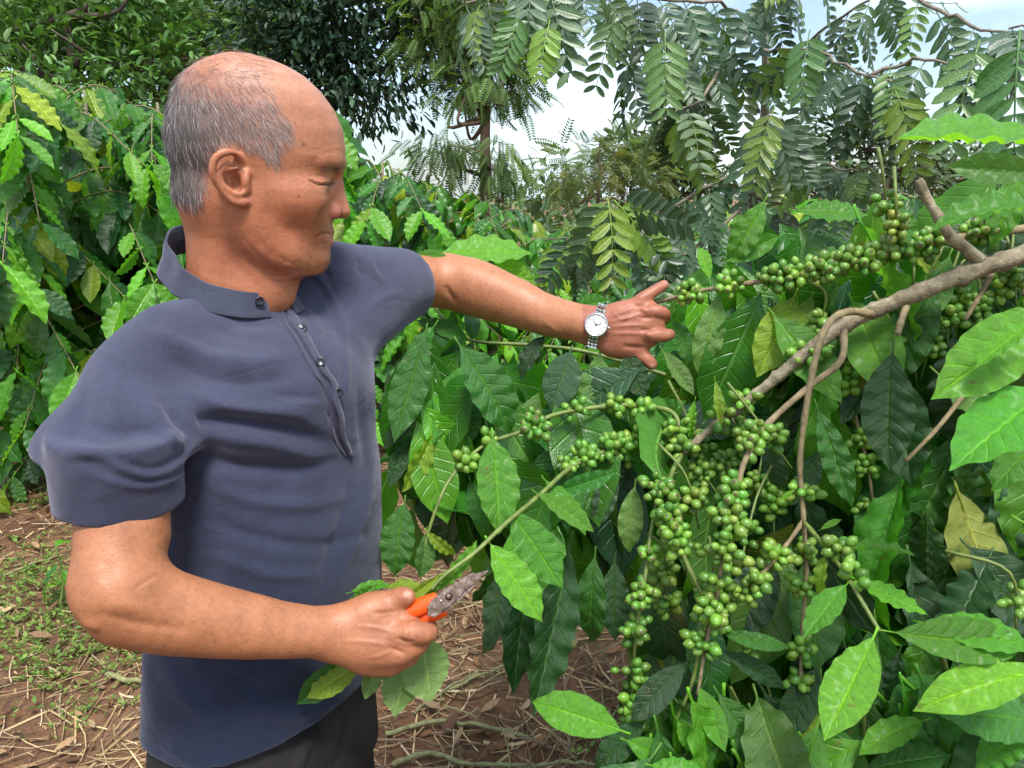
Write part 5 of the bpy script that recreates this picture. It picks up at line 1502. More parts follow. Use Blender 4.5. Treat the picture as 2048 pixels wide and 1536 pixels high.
fc = lambda pts: [(560 + x / 5.4875, 280 + y / 5.4875) for x, y in pts]
NEARH = (0.7, 0.93)
face_strokes = [
    (fc([(325, 440), (400, 478), (470, 490), (540, 482), (590, 470)]), 2.4, -3.2, NEARH),     # slit of the eye
    (fc([(330, 425), (400, 455), (480, 465), (560, 455)]), 2.2, 1.2, NEARH),                 # upper lid edge
    (fc([(300, 390), (380, 400), (460, 398), (560, 420), (610, 440)]), 2.0, -1.0, NEARH),      # lid crease
    (fc([(400, 520), (470, 515), (530, 520)]), 2.4, 0.7, NEARH),                               # lower lid
    (fc([(360, 560), (440, 600), (510, 600), (570, 560)]), 4.5, -0.4, NEARH),                  # tear trough
    (fc([(540, 700), (480, 760), (430, 850), (390, 960), (370, 1060)]), 5.0, -.9, NEARH),     # nasolabial fold
    (fc([(500, 690), (430, 760), (370, 850), (330, 960)]), 8.0, .5, NEARH),
    (fc([(560, 660), (535, 720), (525, 800), (545, 845)]), 2.4, -1.3, NEARH),                  # wing of the nose
    (fc([(392, 1062), (425, 1042), (480, 1030), (560, 1025), (620, 1020)]), 1.9, -2.0, NEARH),  # mouth line
    (fc([(385, 1070), (350, 1120), (340, 1200), (370, 1260)]), 4.0, -.4, NEARH),              # marionette line
    (fc([(300, 1120), (270, 1200), (300, 1290)]), 7.0, .4, NEARH),
    (fc([(440, 1130), (490, 1140), (540, 1130)]), 4.0, -1.0, NEARH),
    (fc([(230, 1180), (280, 1260), (360, 1320), (420, 1370)]), 6.0, -.7, NEARH),
    (fc([(260, 130), (380, 110), (520, 60), (640, 50)]), 2.5, -0.35, NEARH),
    (fc([(420, 180), (540, 130), (660, 120)]), 2.5, -0.35, NEARH),
    (fc([(290, 440), (230, 400), (170, 380)]), 1.8, -0.5, NEARH),
    (fc([(300, 470), (240, 490), (180, 510)]), 1.8, -0.45, NEARH),
    (fc([(130, 880), (230, 980), (280, 1080), (270, 1180)]), 10.0, -.5, NEARH),                 # cheek hollow
    ([(508, 470), (535, 500), (560, 520), (590, 535)], 8, -.9, NEARH),                          # under the jaw
    ([(470, 500), (500, 535), (530, 565), (560, 590)], 10, 1.0, (0.7, .96)),                      # neck cord
    ([(445, 500), (480, 540), (515, 580)], 9, -.8, (0.7, .96)),
    ([(480, 470), (520, 515), (560, 550)], 3, -0.7, (0.7, .96)),
    ([(540, 560), (570, 566), (590, 560)], 2.2, -1.0, (0.7, .96)),
    ([(520, 545), (560, 553), (592, 545)], 2.2, -0.8, (0.7, .96)),
]
ac = lambda pts: [(40 + x / 3.4905, 900 + y / 3.4905) for x, y in pts]
arm_strokes = [
    (ac([(970, 860), (880, 920), (800, 970)]), 3.5, -1.2, (.6, .9)),
    (ac([(975, 830), (900, 800), (850, 770)]), 2.2, -0.8, (.6, .9)),
    (ac([(980, 760), (920, 730), (860, 700)]), 2.2, -0.6, (.6, .9)),
    (ac([(985, 800), (930, 770), (880, 745)]), 1.8, -0.6, (.6, .9)),
    (ac([(480, 1140), (600, 1160), (760, 1200), (960, 1230), (1200, 1260)]), 10, -1.6, (.6, .9)),
    (ac([(420, 1180), (480, 1220), (560, 1250)]), 9, 2.4, (.6, .9)),
    (ac([(600, 1060), (760, 1090), (960, 1130)]), 14, 1.6, (.6, .9)),
    (ac([(600, 760), (620, 840), (560, 930)]), 16, -1.4, (.6, .9)),
    # far arm: crease in the bend
    (([(890, 570), (900, 590), (912, 606)]), 6, -3.2, (1.0, 1.4)),
    (([(1085, 640), (1110, 660), (1125, 668)]), 6, 1.2, (1.0, 1.4)),
]
h3 = lambda pts: [(560 + x / 3.413, 1050 + y / 3.413) for x, y in pts]
h2 = lambda pts: [(780 + x / 3.2, 420 + y / 3.2) for x, y in pts]
hand_strokes = [
    (h3([(520, 690), (640, 700), (780, 730)]), 4, 0.9, (.6, .9)), (h3([(420, 790), (600, 800), (760, 820)]), 4, 0.8, (.6, .9)),
    (h3([(600, 910), (690, 890), (760, 860)]), 3, 0.9, (.6, .9)), (h3([(870, 700), (860, 740), (850, 780)]), 6, 1.6, (.6, .9)),
    (h3([(920, 800), (860, 800), (790, 770)]), 4, -1.6, (.6, .9)), (h3([(860, 880), (800, 860), (740, 830)]), 4, -1.4, (.6, .9)),
    (h3([(400, 640), (395, 740), (410, 840)]), 4, -0.7, (.6, .9)), (h3([(640, 600), (720, 600), (800, 590)]), 4, -1.4, (.6, .9)),
    (h3([(690, 640), (780, 620), (840, 640)]), 4, -0.8, (.6, .9)),
    (h3([(790, 480), (800, 530)]), 2, -0.5, (.6, .9)), (h3([(850, 455), (878, 480), (880, 520)]), 2.2, -0.6, (.6, .9)),
    # tendons and veins on the far hand
    (h2([(1400, 690), (1500, 650), (1590, 620)]), 3.2, 1.1, (1, 1.4)), (h2([(1400, 720), (1520, 690), (1620, 660)]), 3.2, 1.1, (1, 1.4)),
    (h2([(1400, 750), (1520, 740), (1640, 735)]), 3.2, 1.1, (1, 1.4)), (h2([(1410, 790), (1540, 790), (1650, 795)]), 3.4, 1.2, (1, 1.4)),
    (h2([(1420, 650), (1480, 700), (1560, 690), (1600, 700)]), 1.6, 0.8, (1, 1.4)), (h2([(1450, 740), (1500, 700), (1570, 640)]), 1.6, 0.7, (1, 1.4)),
    (h2([(1600, 690), (1670, 692)]), 3, -1.6, (1, 1.4)), (h2([(1600, 768), (1690, 770)]), 3, -1.6, (1, 1.4)), (h2([(1560, 615), (1660, 618)]), 3, -1.4, (1, 1.4)),
    (h2([(1600, 620), (1630, 640), (1640, 660)]), 5, 1.4, (1, 1.4)), (h2([(1630, 790), (1660, 800), (1660, 820)]), 5, 1.4, (1, 1.4)),
    (h2([(1480, 870), (1560, 880), (1640, 880)]), 5, -1.5, (1, 1.4)),
    (h2([(1650, 975), (1690, 985), (1695, 1010)]), 2.0, -0.6, (1, 1.4)),
]
bV = sculpt(bV, bF, face_strokes + arm_strokes + [(q[0], q[1], q[2] * (1.8 if q[2] < 0 else 1.3)) + tuple(q[3:]) for q in hand_strokes])
bV = smooth_np(bV, bF, 1, 0.3)

# pigment: lips, brow, sun-tanned and ruddy patches, moles, stubble, the scalp under the hair
bN = normals_np(bV, bF)
_px, _py, _pd = proj(bV)
_hl = (bV - HC) @ HR
# mirror the far half of the head onto the near half's pixels so both sides carry the same pigment
_mw = HC + np.column_stack([_hl[:, 0], _hl[:, 1], np.abs(_hl[:, 2])]) @ HR.T
_mx, _my, _md = proj(_mw)
is_head = (_hl[:, 1] > -0.17) & (np.abs(_hl[:, 0]) < .14) & (np.abs(_hl[:, 2]) < .1) & (_pd < 1.05) & (_py < 620)
tone = np.tile(np.array([0.375, 0.160, 0.076]), (len(bV), 1))
def blob(cx, cy, rx, ry, col, amt, soft=1.0, m=None):
    g = np.exp(-(((_mx - cx) / rx) ** 2 + ((_my - cy) / ry) ** 2) ** soft) * amt
    g = np.where(is_head if m is None else m, g, 0)[:, None]
    tone[:] = tone * (1 - g) + np.array(col) * g
tone[is_head] = (0.40, 0.158, 0.080)
blob(610, 250, 90, 75, (0.41, 0.185, 0.105), .8)        # paler forehead
blob(560, 150, 130, 60, (0.47, 0.25, 0.17), .75)        # bare scalp
blob(600, 440, 50, 40, (0.35, 0.110, 0.056), .5)       # ruddy cheek
blob(540, 440, 50, 50, (0.34, 0.115, 0.055), .5)
blob(682, 418, 18, 16, (0.42, 0.17, 0.115), .7)       # nose
blob(640, 385, 26, 14, (0.30, 0.125, 0.06), .5)
blob(500, 520, 90, 60, (0.37, 0.125, 0.063), .6)
blob(655, 481, 16, 6, (0.50, 0.19, 0.15), .9)
blob(657, 463, 15, 3.5, (0.34, 0.13, 0.10), .6)
blob(650, 452, 24, 12, (0.20, 0.095, 0.06), .45)      # moustache stubble
blob(630, 510, 40, 26, (0.27, 0.12, 0.065), .4)      # chin stubble
blob(656, 370.5, 6, 3.4, (0.015, 0.010, 0.008), .97)
blob(676, 335, 11, 5, (0.10, 0.055, 0.04), .6)      # eyebrow
blob(660, 334, 14, 5, (0.14, 0.075, 0.05), .45)
for mx, my, r in ((607, 289, 5), (597, 393, 2.6), (650, 389, 2.2), (655, 384, 1.6), (622, 329, 1.8), (648, 374, 1.6), (598, 394, 2.2)):
    blob(mx, my, r, r, (0.09, 0.032, 0.02), .8)
d_, t_, s_ = poly_dist(_mx, _my, catmull(fc([(325, 440), (400, 478), (470, 490), (540, 482), (590, 472)]), 4))
g = (np.exp(-(d_ / 2.1) ** 2) * is_head * .9)[:, None]; tone[:] = tone * (1 - g) + np.array([.03, .015, .012]) * g
d_, t_, s_ = poly_dist(_mx, _my, catmull(fc([(394, 1060), (425, 1042), (480, 1030), (560, 1025), (605, 1020)]), 4))
g = (np.exp(-(d_ / 1.8) ** 2) * is_head * .8)[:, None]; tone[:] = tone * (1 - g) + np.array([.09, .03, .025]) * g
# hands: browner knuckles, pale nails
hand_far = (_px > 1165) & (_pd > 1.0); hand_near = (_px > 690) & (_py > 1150) & (_pd < .93)
tone[hand_far] = (0.33, 0.125, 0.075)
fa = (_pd > 1.0) & ~hand_far & (_px > 700); tone[fa] = (0.40, 0.172, 0.086)
_hg = (np.clip((_px - 560) / 190, 0, 1) * ((_py > 1150) & (_pd < .93)))[:, None]
tone[:] = tone * (1 - _hg) + np.array([.355, .148, .076]) * _hg
for cx, cy, r, m in ((1333, 567, 7, hand_far), (1338, 668, 8, hand_far), (1306, 733, 6, hand_far)):
    g = np.exp(-(((_px - cx) / r) ** 2 + ((_py - cy) / r) ** 2)) * m * .5
    tone[:] = tone * (1 - g[:, None]) + np.array([.48, .25, .19]) * g[:, None]
for cx, cy, rx, ry in ((816, 1189, 9, 7),):
    g = np.exp(-(((_px - cx) / rx) ** 2 + ((_py - cy) / ry) ** 2) ** 2) * hand_near * .75
    tone[:] = tone * (1 - g[:, None]) + np.array([.55, .30, .22]) * g[:, None]
hairpoly = np.array([(410, 120), (470, 108), (535, 150), (556, 200), (590, 240), (603, 290), (566, 300), (562, 350), (545, 345), (525, 325), (505, 312), (480, 297),
                     (440, 300), (422, 320), (424, 372), (412, 405), (380, 412), (355, 400), (300, 330), (300, 200), (350, 120)], float)
_cx = 280 + (np.array([0])); 
hair_in = in_poly(_mx, _my, hairpoly) & is_head & (_hl[:, 1] > -.09) & (np.abs(_hl[:, 2]) < .0775)
# thin on top: density falls towards the crown's bare front
def hair_density(x, y):
    top = np.clip((y - (128 + 0.10 * (x - 420))) / 95.0, 0, 1)
    front = np.clip((610 - x) / 60.0, 0, 1)
    return np.clip(0.16 + 0.84 * top ** 1.3, 0, 1) * (0.35 + 0.65 * front)
_hed, _, _ = poly_dist(_mx, _my, np.vstack([hairpoly[2:16]]))
hd = hair_density(_mx, _my) * hair_in * np.clip((_hed + 1) / 22, .10, 1)
sc = np.where(_mx[:, None] < 430, np.array([[.10, .095, .095]]), np.array([[.24, .15, .125]]))
k_ = np.clip((_mx - 380) / 120, 0, 1)[:, None]
sc = np.array([.13, .12, .12]) * (1 - k_) + np.array([.30, .18, .15]) * k_
tone = tone * (1 - (hd * .85)[:, None]) + sc * (hd * .85)[:, None]

skin, N, L, b = new_mat('skin')
a = N.new('ShaderNodeAttribute'); a.attribute_name = 'Col'
t1 = noise_node(N, L, 38, 5, .6); t2 = noise_node(N, L, 620, 3, .6); t3 = noise_node(N, L, 210, 4, .6)
r1 = ramp_node(N, L, t1.outputs['Fac'], [(.3, (.84, .80, .80)), (.7, (1.12, 1.10, 1.10))])
c1 = mixc(N, L, a.outputs['Color'], r1.outputs['Color'], 1.0, 'MULTIPLY')
r3 = ramp_node(N, L, t3.outputs['Fac'], [(.34, (.87, .83, .82)), (.54, (1.04, 1.04, 1.04))])
c2 = mixc(N, L, c1, r3.outputs['Color'], .7, 'MULTIPLY')
L.new(c2, b.inputs['Base Color'])
b.inputs['Roughness'].default_value = .43
b.inputs['Specular IOR Level'].default_value = .42
b.inputs['Subsurface Weight'].default_value = .12
b.inputs['Subsurface Radius'].default_value = (1.0, .35, .2)
b.inputs['Subsurface Scale'].default_value = .004
bp = bump_node(N, L, t2.outputs['Fac'], .5, .0008)
bp2 = bump_node(N, L, t3.outputs['Fac'], .4, .0010, b); L.new(bp.outputs['Normal'], bp2.inputs['Normal'])

person = empty('person', (P(545, 1400, .97)[0], P(545, 1400, .97)[1], 0))
tag(person, 'man in a navy band-collar shirt and dark trousers pointing at green coffee berries', 'person')
me = mesh_np('body', bV, bF); vcol(me, 'Col', tone); close_holes(me)
body_obj = part('body', me, skin, person)

# ------------------------------------------------------------------ clothes
from mathutils.bvhtree import BVHTree
shirt = Sdf()
TROWS = np.array([  # py, px, distance, half width across the shoulders, half depth
    (632, 478, .957, .065, .050), (668, 490, .960, .108, .068), (715, 507, .963, .134, .085), (770, 520, .966, .148, .099), (870, 532, .973, .154, .110),
    (1000, 541, .983, .156, .116), (1200, 543, 1.000, .157, .118), (1400, 541, 1.018, .165, .122), (1560, 541, 1.032, .170, .125)], float)
_tp = np.array([P(r[1], r[0], r[2]) for r in TROWS])
_o = np.argsort(_tp[:, 2])
TZ, TX, TY, TA, TB = _tp[_o, 2], _tp[_o, 0], _tp[_o, 1], TROWS[_o, 3], TROWS[_o, 4]
def torso(grow):
    def f(p, br=None):
        z = np.clip(p[:, 2], TZ[0], TZ[-1])
        q = np.column_stack([p[:, 0] - np.interp(z, TZ, TX), p[:, 1] - np.interp(z, TZ, TY)])
        a = np.interp(z, TZ, TA) + grow; b = np.interp(z, TZ, TB) + grow
        u, v = np.abs(q @ LAT[:2]) / a, np.abs(q @ FRT[:2]) / b
        k = (u ** 2.3 + v ** 2.3) ** (1 / 2.3)
        d = (k - 1) * np.minimum(a, b) * .85
        e = np.abs(p[:, 2] - z)
        return np.where(e > 0, np.maximum(d, e), d)
    return f
tc = _tp.mean(0)
HEMZ = P(470, 1472, .915)[2]
def cyl(c0, ax, r, l0, l1, flat=None):
    c0 = np.asarray(c0); n = unit(ax)
    def f(p, br=None):
        q = p - c0
        t = q @ n
        rr = q - t[:, None] * n
        if flat is not None:
            fn = unit(flat[0]); rr = rr + (rr @ fn)[:, None] * (fn * (1 / flat[1] - 1))
        return np.maximum(np.sqrt((rr ** 2).sum(1)) - r, np.maximum(l0 - t, t - l1))
    return f
# near sleeve: loose, ballooning over a folded cuff
CUFF1 = P(240, 1006, .772)
ca = unit([-.06, .02, -1.0])
CUFF0 = CUFF1 - ca * .046
SH = P(280, 758, .84)
shirt.chain([SH, P(256, 810, .820), P(242, 880, .798), P(234, 935, .786)], [.046, .053, .064, .070], k=.02, smooth=3)
shirt.ell(P(136, 912, .785), np.array([.028, .03, .026]), k=.045)
shirt.chain([P(335, 860, .81), P(352, 920, .795)], [.034, .024], k=.03)
shirt.fn(cyl(CUFF0, ca, .17, .004, .25), CUFF0, .25, k=.014, op='s')
shirt.fn(cyl(CUFF1, ca, .0605, -.075, 0.0), CUFF1, .10, k=.006)
shirt.fn(cyl(CUFF1, ca, .0560, -.026, 0.03), CUFF1, .08, k=.0, op='s')
shirt.fn(torso(0), tc, .60, k=.012)
shirt.ell(P(545, 775, .945), np.array([.125, .098, .085]), np.stack([LAT, FRT, ZUP], 1), k=.05)
shirt.chain([SH, P(345, 692, .875), P(440, 674, .95), P(570, 625, 1.02), SL], [.047, .049, .053, .053, .057], k=.022, smooth=3)
# far sleeve
FS1 = P(822, 567, 1.205); fa_ = unit(P(868, 562, 1.245) - P(735, 575, 1.12))
shirt.chain([SL, P(735, 572, 1.12), P(800, 567, 1.185)], [.062, .0575, .053], k=.02, smooth=3)
shirt.chain([P(660, 690, 1.02), P(740, 625, 1.10), P(795, 582, 1.175)], [.05, .048, .046], k=.03, smooth=3)
shirt.fn(cyl(FS1, fa_, .30, -.02 + .02, .12), FS1, .3, k=0.0, op='s')
shirt.fn(cyl(FS1, fa_, .0490, -.035, .03), FS1, .08, k=0.0, op='s')
# hem: cut level and hollow
def below(p, br=None):
    return p[:, 2] - (HEMZ + 0.010 * np.sin(9 * p[:, 0] + 4 * p[:, 1]))
shirt.fn(below, P(545, 1500, 1.02), .40, k=0.0, op='s')
def inner(p, br=None):
    return np.maximum(torso(-.005)(p), p[:, 2] - HEMZ - .14)
shirt.fn(inner, P(545, 1470, 1.02), .35, k=0.0, op='s')
# neck hole
NKC = P(463, 545, .947)
def neckpt(th, a, b, up, lift=0.0):
    return NKC + FRT * (a * math.cos(th)) + LAT * (b * math.sin(th)) + ZUP * (-.034 * math.cos(th) - .010 * math.sin(th) ** 2 + lift + up)
shirt.chain([NKC + ZUP * .03, NKC + ZUP * .00 , NKC - ZUP * .045 + FRT * .02], [.060, .054, .048], k=.004, op='s')

sV, sF = shirt.polygonise(0.0027)
sV = smooth_np(sV, sF, 2, .5)
c4 = lambda pts: [(280 + x / 2.953, 440 + y / 2.953) for x, y in pts]
TOR = (.80, 1.2); SLV = (.55, .84)
shirt_strokes = [
    # soft drape of the chest
    (c4([(0, 640), (200, 720), (450, 820), (700, 840), (900, 790)]), 16, 5.0, TOR), (c4([(150, 820), (400, 930), (650, 960), (900, 930)]), 15, -4.2, TOR),
    (c4([(200, 1000), (450, 1090), (700, 1130), (1000, 1140)]), 17, 5.5, TOR), (c4([(290, 1190), (420, 1185), (650, 1200), (880, 1240), (1130, 1320)]), 15, -8.0, TOR), (c4([(300, 1150), (330, 1300), (330, 1460)]), 13, -7.0, (.84, 1.2)),
    (c4([(320, 1260), (500, 1280), (800, 1330), (1080, 1420)]), 16, 4.0, TOR), (c4([(330, 1420), (600, 1470), (1000, 1490)]), 12, -3.0, TOR),
    (c4([(120, 360), (260, 440), (420, 510)]), 8, 1.6, TOR), (c4([(0, 430), (90, 390), (150, 360)]), 4, 2.2, TOR, 'fold'),
    (c4([(500, 560), (640, 610), (790, 610)]), 10, -2.2, TOR), (c4([(380, 600), (560, 690), (800, 720)]), 10, -2.0, TOR),
    (c4([(750, 1010), (900, 1040), (1060, 1050)]), 7, -1.8, TOR), (c4([(820, 1100), (980, 1080), (1080, 1090)]), 6, 1.5, TOR),
    # far chest pulls towards the raised arm
    (c4([(1000, 290), (1110, 410), (1180, 560), (1220, 760)]), 6.5, 2.2, TOR, 'fold'), (c4([(930, 520), (1030, 590), (1060, 720), (1050, 840)]), 7.5, 1.8, TOR, 'fold'),
    (c4([(1090, 210), (1160, 380), (1210, 500)]), 7, 1.6, TOR, 'fold'), (c4([(1225, 300), (1245, 400), (1275, 500)]), 1.8, -1.2, (.9, 1.3), 'seam'),
    (c4([(1040, 280), (1150, 350), (1240, 410)]), 2.5, -2.0, (.9, 1.3)), (c4([(1215, 760), (1222, 900), (1215, 1100)]), 6, 1.4, TOR, 'fold'),
    (c4([(1290, 220), (1300, 290), (1330, 340)]), 5, -2.6, (.9, 1.4)), (c4([(1360, 210), (1380, 300), (1440, 370)]), 6, 2.0, (.9, 1.4)),
    (c4([(1350, 520), (1450, 450), (1560, 420)]), 6, 1.8, (.9, 1.4)),
    # belly: long slack folds
    ([(388, 905), (480, 930), (600, 935), (690, 915)], 12, -3.4, TOR), ([(392, 960), (500, 1000), (620, 1010), (720, 985)], 14, 3.0, TOR), ([(400, 1030), (520, 1075), (640, 1090), (745, 1060)], 12, -2.8, TOR),
    ([(420, 1110), (540, 1150), (650, 1150)], 13, 2.6, TOR), ([(700, 960), (680, 1060), (640, 1150)], 12, -3.2, TOR), ([(742, 900), (735, 1000), (700, 1110), (660, 1190)], 12, 3.0, TOR),
    ([(715, 760), (725, 860), (735, 960)], 9, -2.2, TOR), ([(330, 1330), (370, 1390), (420, 1450)], 16, 1.6, TOR), ([(420, 1330), (520, 1380), (640, 1370)], 13, -2.6, TOR), ([(480, 1420), (600, 1430), (700, 1390)], 10, 2.2, TOR),
    ([(345, 1432), (470, 1463), (560, 1458), (640, 1430), (700, 1405)], 2.0, -0.9, TOR, 'seam'),
    (c4([(1062, 925), (1112, 1060), (1140, 1180), (1168, 1290), (1192, 1390)]), 3.2, -6.0, TOR), (c4([(1085, 930), (1140, 1060), (1170, 1190), (1200, 1300)]), 4.0, 2.5, TOR),
    # near sleeve
    ([(138, 700), (190, 690), (250, 713), (300, 757), (322, 790), (340, 830)], 1.8, -1.2, (.6, .95), 'seam'), ([(150, 710), (200, 700), (250, 724), (295, 766)], 6, .8, (.6, .95)),
    ([(322, 790), (352, 838), (385, 872)], 8, -4.5, (.6, .95)), ([(300, 800), (330, 860), (372, 900)], 8, 3.0, SLV),
    ([(392, 880), (352, 930), (300, 950), (250, 936), (210, 915)], 6, 4.5, SLV, 'fold'), ([(390, 915), (350, 955), (290, 972), (230, 962), (170, 940)], 5, 4.0, SLV, 'fold'),
    ([(150, 840), (220, 865), (300, 860), (350, 885)], 12, -2.8, SLV), ([(110, 880), (180, 905), (250, 895)], 9, 2.4, SLV), ([(180, 740), (165, 820), (140, 880)], 12, -2.4, SLV),
    ([(230, 740), (225, 820), (240, 880)], 14, 2.4, SLV), ([(130, 930), (180, 925), (230, 945)], 6, -2.4, SLV),
]
sV = sculpt(sV, sF, [(q[0], q[1], q[2] * (1.7 if q[1] > 4 else 1.2)) + tuple(q[3:]) for q in shirt_strokes])
# fine restless wrinkles
_n = normals_np(sV, sF)
w_ = (np.sin(61 * sV[:, 2] + 17 * np.sin(9 * sV[:, 0]) + 8 * sV[:, 1]) * np.sin(23 * sV[:, 0] + 13 * sV[:, 1] + 5) + .6 * np.sin(97 * sV[:, 2] + 31 * sV[:, 0]) * np.sin(43 * sV[:, 1] - 29 * sV[:, 0]))
sV = sV + _n * (w_ * .00065)[:, None]
sV = smooth_np(sV, sF, 4, .5)

cloth, N, L, b = new_mat('shirt_cotton')
at = N.new('ShaderNodeAttribute'); at.attribute_name = 'Col'
t1 = noise_node(N, L, 14, 6, .65); t2 = noise_node(N, L, 900, 2, .5)
r1 = ramp_node(N, L, t1.outputs['Fac'], [(.28, (.80, .80, .80)), (.72, (1.22, 1.20, 1.17))])
c1 = mixc(N, L, at.outputs['Color'], r1.outputs['Color'], 1.0, 'MULTIPLY')
r2 = ramp_node(N, L, t2.outputs['Fac'], [(.3, (.66, .66, .68)), (.7, (1.32, 1.32, 1.30))])
c2 = mixc(N, L, c1, r2.outputs['Color'], .8, 'MULTIPLY')
L.new(c2, b.inputs['Base Color'])
b.inputs['Roughness'].default_value = .88
b.inputs['Specular IOR Level'].default_value = .2
b.inputs['Sheen Weight'].default_value = .25
b.inputs['Sheen Roughness'].default_value = .5
b.inputs['Sheen Tint'].default_value = (.75, .75, .9, 1)
wv = N.new('ShaderNodeTexWave'); wv.inputs['Scale'].default_value = 330; wv.inputs['Distortion'].default_value = 3
cc = N.new('ShaderNodeTexCoord'); L.new(cc.outputs['Object'], wv.inputs['Vector'])
bb = bump_node(N, L, wv.outputs['Fac'], .25, .0004)
mp = N.new('ShaderNodeMapping'); mp.inputs['Scale'].default_value = (1, 1, 2.6); mp.inputs['Rotation'].default_value = (.3, .5, .2); L.new(cc.outputs['Object'], mp.inputs['Vector'])
t5 = noise_node(N, L, 14, 4, .52, vec=mp.outputs['Vector']); t5.inputs['Distortion'].default_value = .7
b3 = bump_node(N, L, t5.outputs['Fac'], .26, .011); L.new(bb.outputs['Normal'], b3.inputs['Normal'])
b4 = bump_node(N, L, t2.outputs['Fac'], .4, .0006, b); L.new(b3.outputs['Normal'], b4.inputs['Normal'])

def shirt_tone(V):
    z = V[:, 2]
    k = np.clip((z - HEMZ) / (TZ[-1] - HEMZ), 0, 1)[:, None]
    return np.array([.009, .017, .041]) * (1 - k) + np.array([.045, .048, .083]) * k  # bluer dye below, darkened further: the lower torso's shade is in the colour
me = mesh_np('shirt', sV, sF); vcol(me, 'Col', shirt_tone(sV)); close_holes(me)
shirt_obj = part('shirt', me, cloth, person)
shirt_bvh = BVHTree.FromPolygons([Vector(v) for v in sV], [tuple(int(i) for i in f) for f in sF])

def on_shirt(px, py, lift=0.0, dmin=.7):
    d = unit(P(px, py, 1.0) - CAM)
    hit, nrm, _, _ = shirt_bvh.ray_cast(Vector(CAM + d * dmin), Vector(d), 2.0)
    if hit is None: return P(px, py, .95), -d
    return np.array(hit) + np.array(nrm) * lift, np.array(nrm)

# collar: a standing band open at the throat
def band(rows_in, rows_out):
    """closed solid between two sheets of points (r, n, 3)"""
    A, B = np.asarray(rows_out), np.asarray(rows_in)
    r, n = A.shape[:2]
    V = np.concatenate([A.reshape(-1, 3), B.reshape(-1, 3)])
    idx = np.arange(r * n).reshape(r, n)
    q = np.stack([idx[:-1, :-1], idx[:-1, 1:], idx[1:, 1:], idx[1:, :-1]], -1).reshape(-1, 4)
    qi = q[:, ::-1] + r * n
    rim = np.concatenate([idx[0, :], idx[1:, -1], idx[-1, -2::-1], idx[-2:0:-1, 0]])
    nx = np.roll(rim, -1)
    e = np.stack([rim, rim + r * n, nx + r * n, nx], -1)
    return V, np.concatenate([q, qi, e])
ths = np.linspace(math.radians(16), math.radians(360 - 13), 90)
outs, ins = [], []
for k, (up, gr) in enumerate([(-.014, .013), (-.012, .0125), (-.003, .0085), (.005, .005), (.013, .0035), (.0170, .0025), (.0185, .0022)]):
    o_, i_ = [], []
    for th in ths:
        wob = .0018 * math.sin(5 * th + k * .3) + .0012 * math.sin(11 * th + 1)
        endl = .006 * (math.exp(-((th - ths[-1]) / .10) ** 2))
        lf = .004 * math.cos(th - math.pi) if k > 3 else 0
        o_.append(neckpt(th, .0735 + gr + wob, .0650 + gr + wob, up, lf))
        i_.append(neckpt(th, .0735 + gr + wob - .0032, .0650 + gr + wob - .0032, up, lf))
    outs.append(o_); ins.append(i_)
Vc, Fc = band(ins, outs)
me = mesh_np('collar', Vc, Fc); vcol(me, 'Col', np.tile(np.array([.044, .050, .078]), (len(Vc), 1)))
collar_obj = part('collar', me, cloth, shirt_obj)

# placket: an inner strip and an overlapping flap with a wavy free edge
pl_r = catmull(np.array([(852, 520), (880, 590), (940, 690), (1010, 800), (1060, 890), (1108, 950), (1140, 1050), (1165, 1170), (1190, 1290), (1225, 1395)]), 8)
pl_r[:, 0] += 4 * np.sin(np.linspace(0, 34, len(pl_r)))
pl_r = np.array(c4(pl_r))
def strip(left, right, lift, name, tone_):
    rows_o, rows_i = [], []
    for (a, bq) in zip(left, right):
        ro, ri = [], []
        for t in np.linspace(0, 1, 6):
            x, y = a[0] * (1 - t) + bq[0] * t, a[1] * (1 - t) + bq[1] * t
            p, nn = on_shirt(x, y)
            edge = lift * (1.0 if t < .5 else (1 - t) * 1.6 + .2)
            ro.append(p + nn * edge); ri.append(p - nn * .0012)
        rows_o.append(ro); rows_i.append(ri)
    V, F = band(np.array(rows_i), np.array(rows_o))
    V = np.asarray(V)
    me = mesh_np(name, V, F); vcol(me, 'Col', np.tile(np.array(tone_), (len(V), 1)))
    return part(name, me, cloth, shirt_obj)
n_ = len(pl_r)
wdt = np.linspace(20, 9, n_)
lift_ = .0042
flap = strip(pl_r, pl_r + np.column_stack([wdt, -wdt * .25]), lift_, 'placket', (.052, .053, .084))
gapw = np.interp(np.linspace(0, 1, n_), [0, .35, .5, .8, .95, 1], [7, 9, 10, 11, 8, 3])
under = strip(pl_r - np.column_stack([gapw * 1.6, -gapw * .3]), pl_r - np.column_stack([gapw * .75, -gapw * .1]), .0016, 'placket', (.040, .042, .068))
btn_mat = simple_mat('button_plastic', (.012, .013, .022), .25, nscale=200)
def disc_solid(c, n, r, th, seg=24, dish=.25):
    R = frame(n, np.cross(n, [0.3, 0.1, 1.0]))
    prof = [(0, th * (1 - dish)), (r * .55, th * (1 - dish)), (r * .72, th), (r * .95, th * .95), (r, th * .5), (r * .95, 0), (0, 0)]
    a = np.linspace(0, 2 * np.pi, seg, endpoint=False)
    V = np.concatenate([np.column_stack([q[0] * np.cos(a), q[0] * np.sin(a), np.full(seg, q[1])]) for q in prof])
    i = np.arange(len(prof) - 1)[:, None]; j = np.arange(seg)[None]; jn = (j + 1) % seg
    F = np.stack([i * seg + j, (i + 1) * seg + j, (i + 1) * seg + jn, i * seg + jn], -1).reshape(-1, 4)
    return V @ R.T + c, F
cb = neckpt(ths[-1] - .16, .0735 + .008, .0650 + .008, .006)
cn = unit((cb - NKC) * [1, 1, 0])
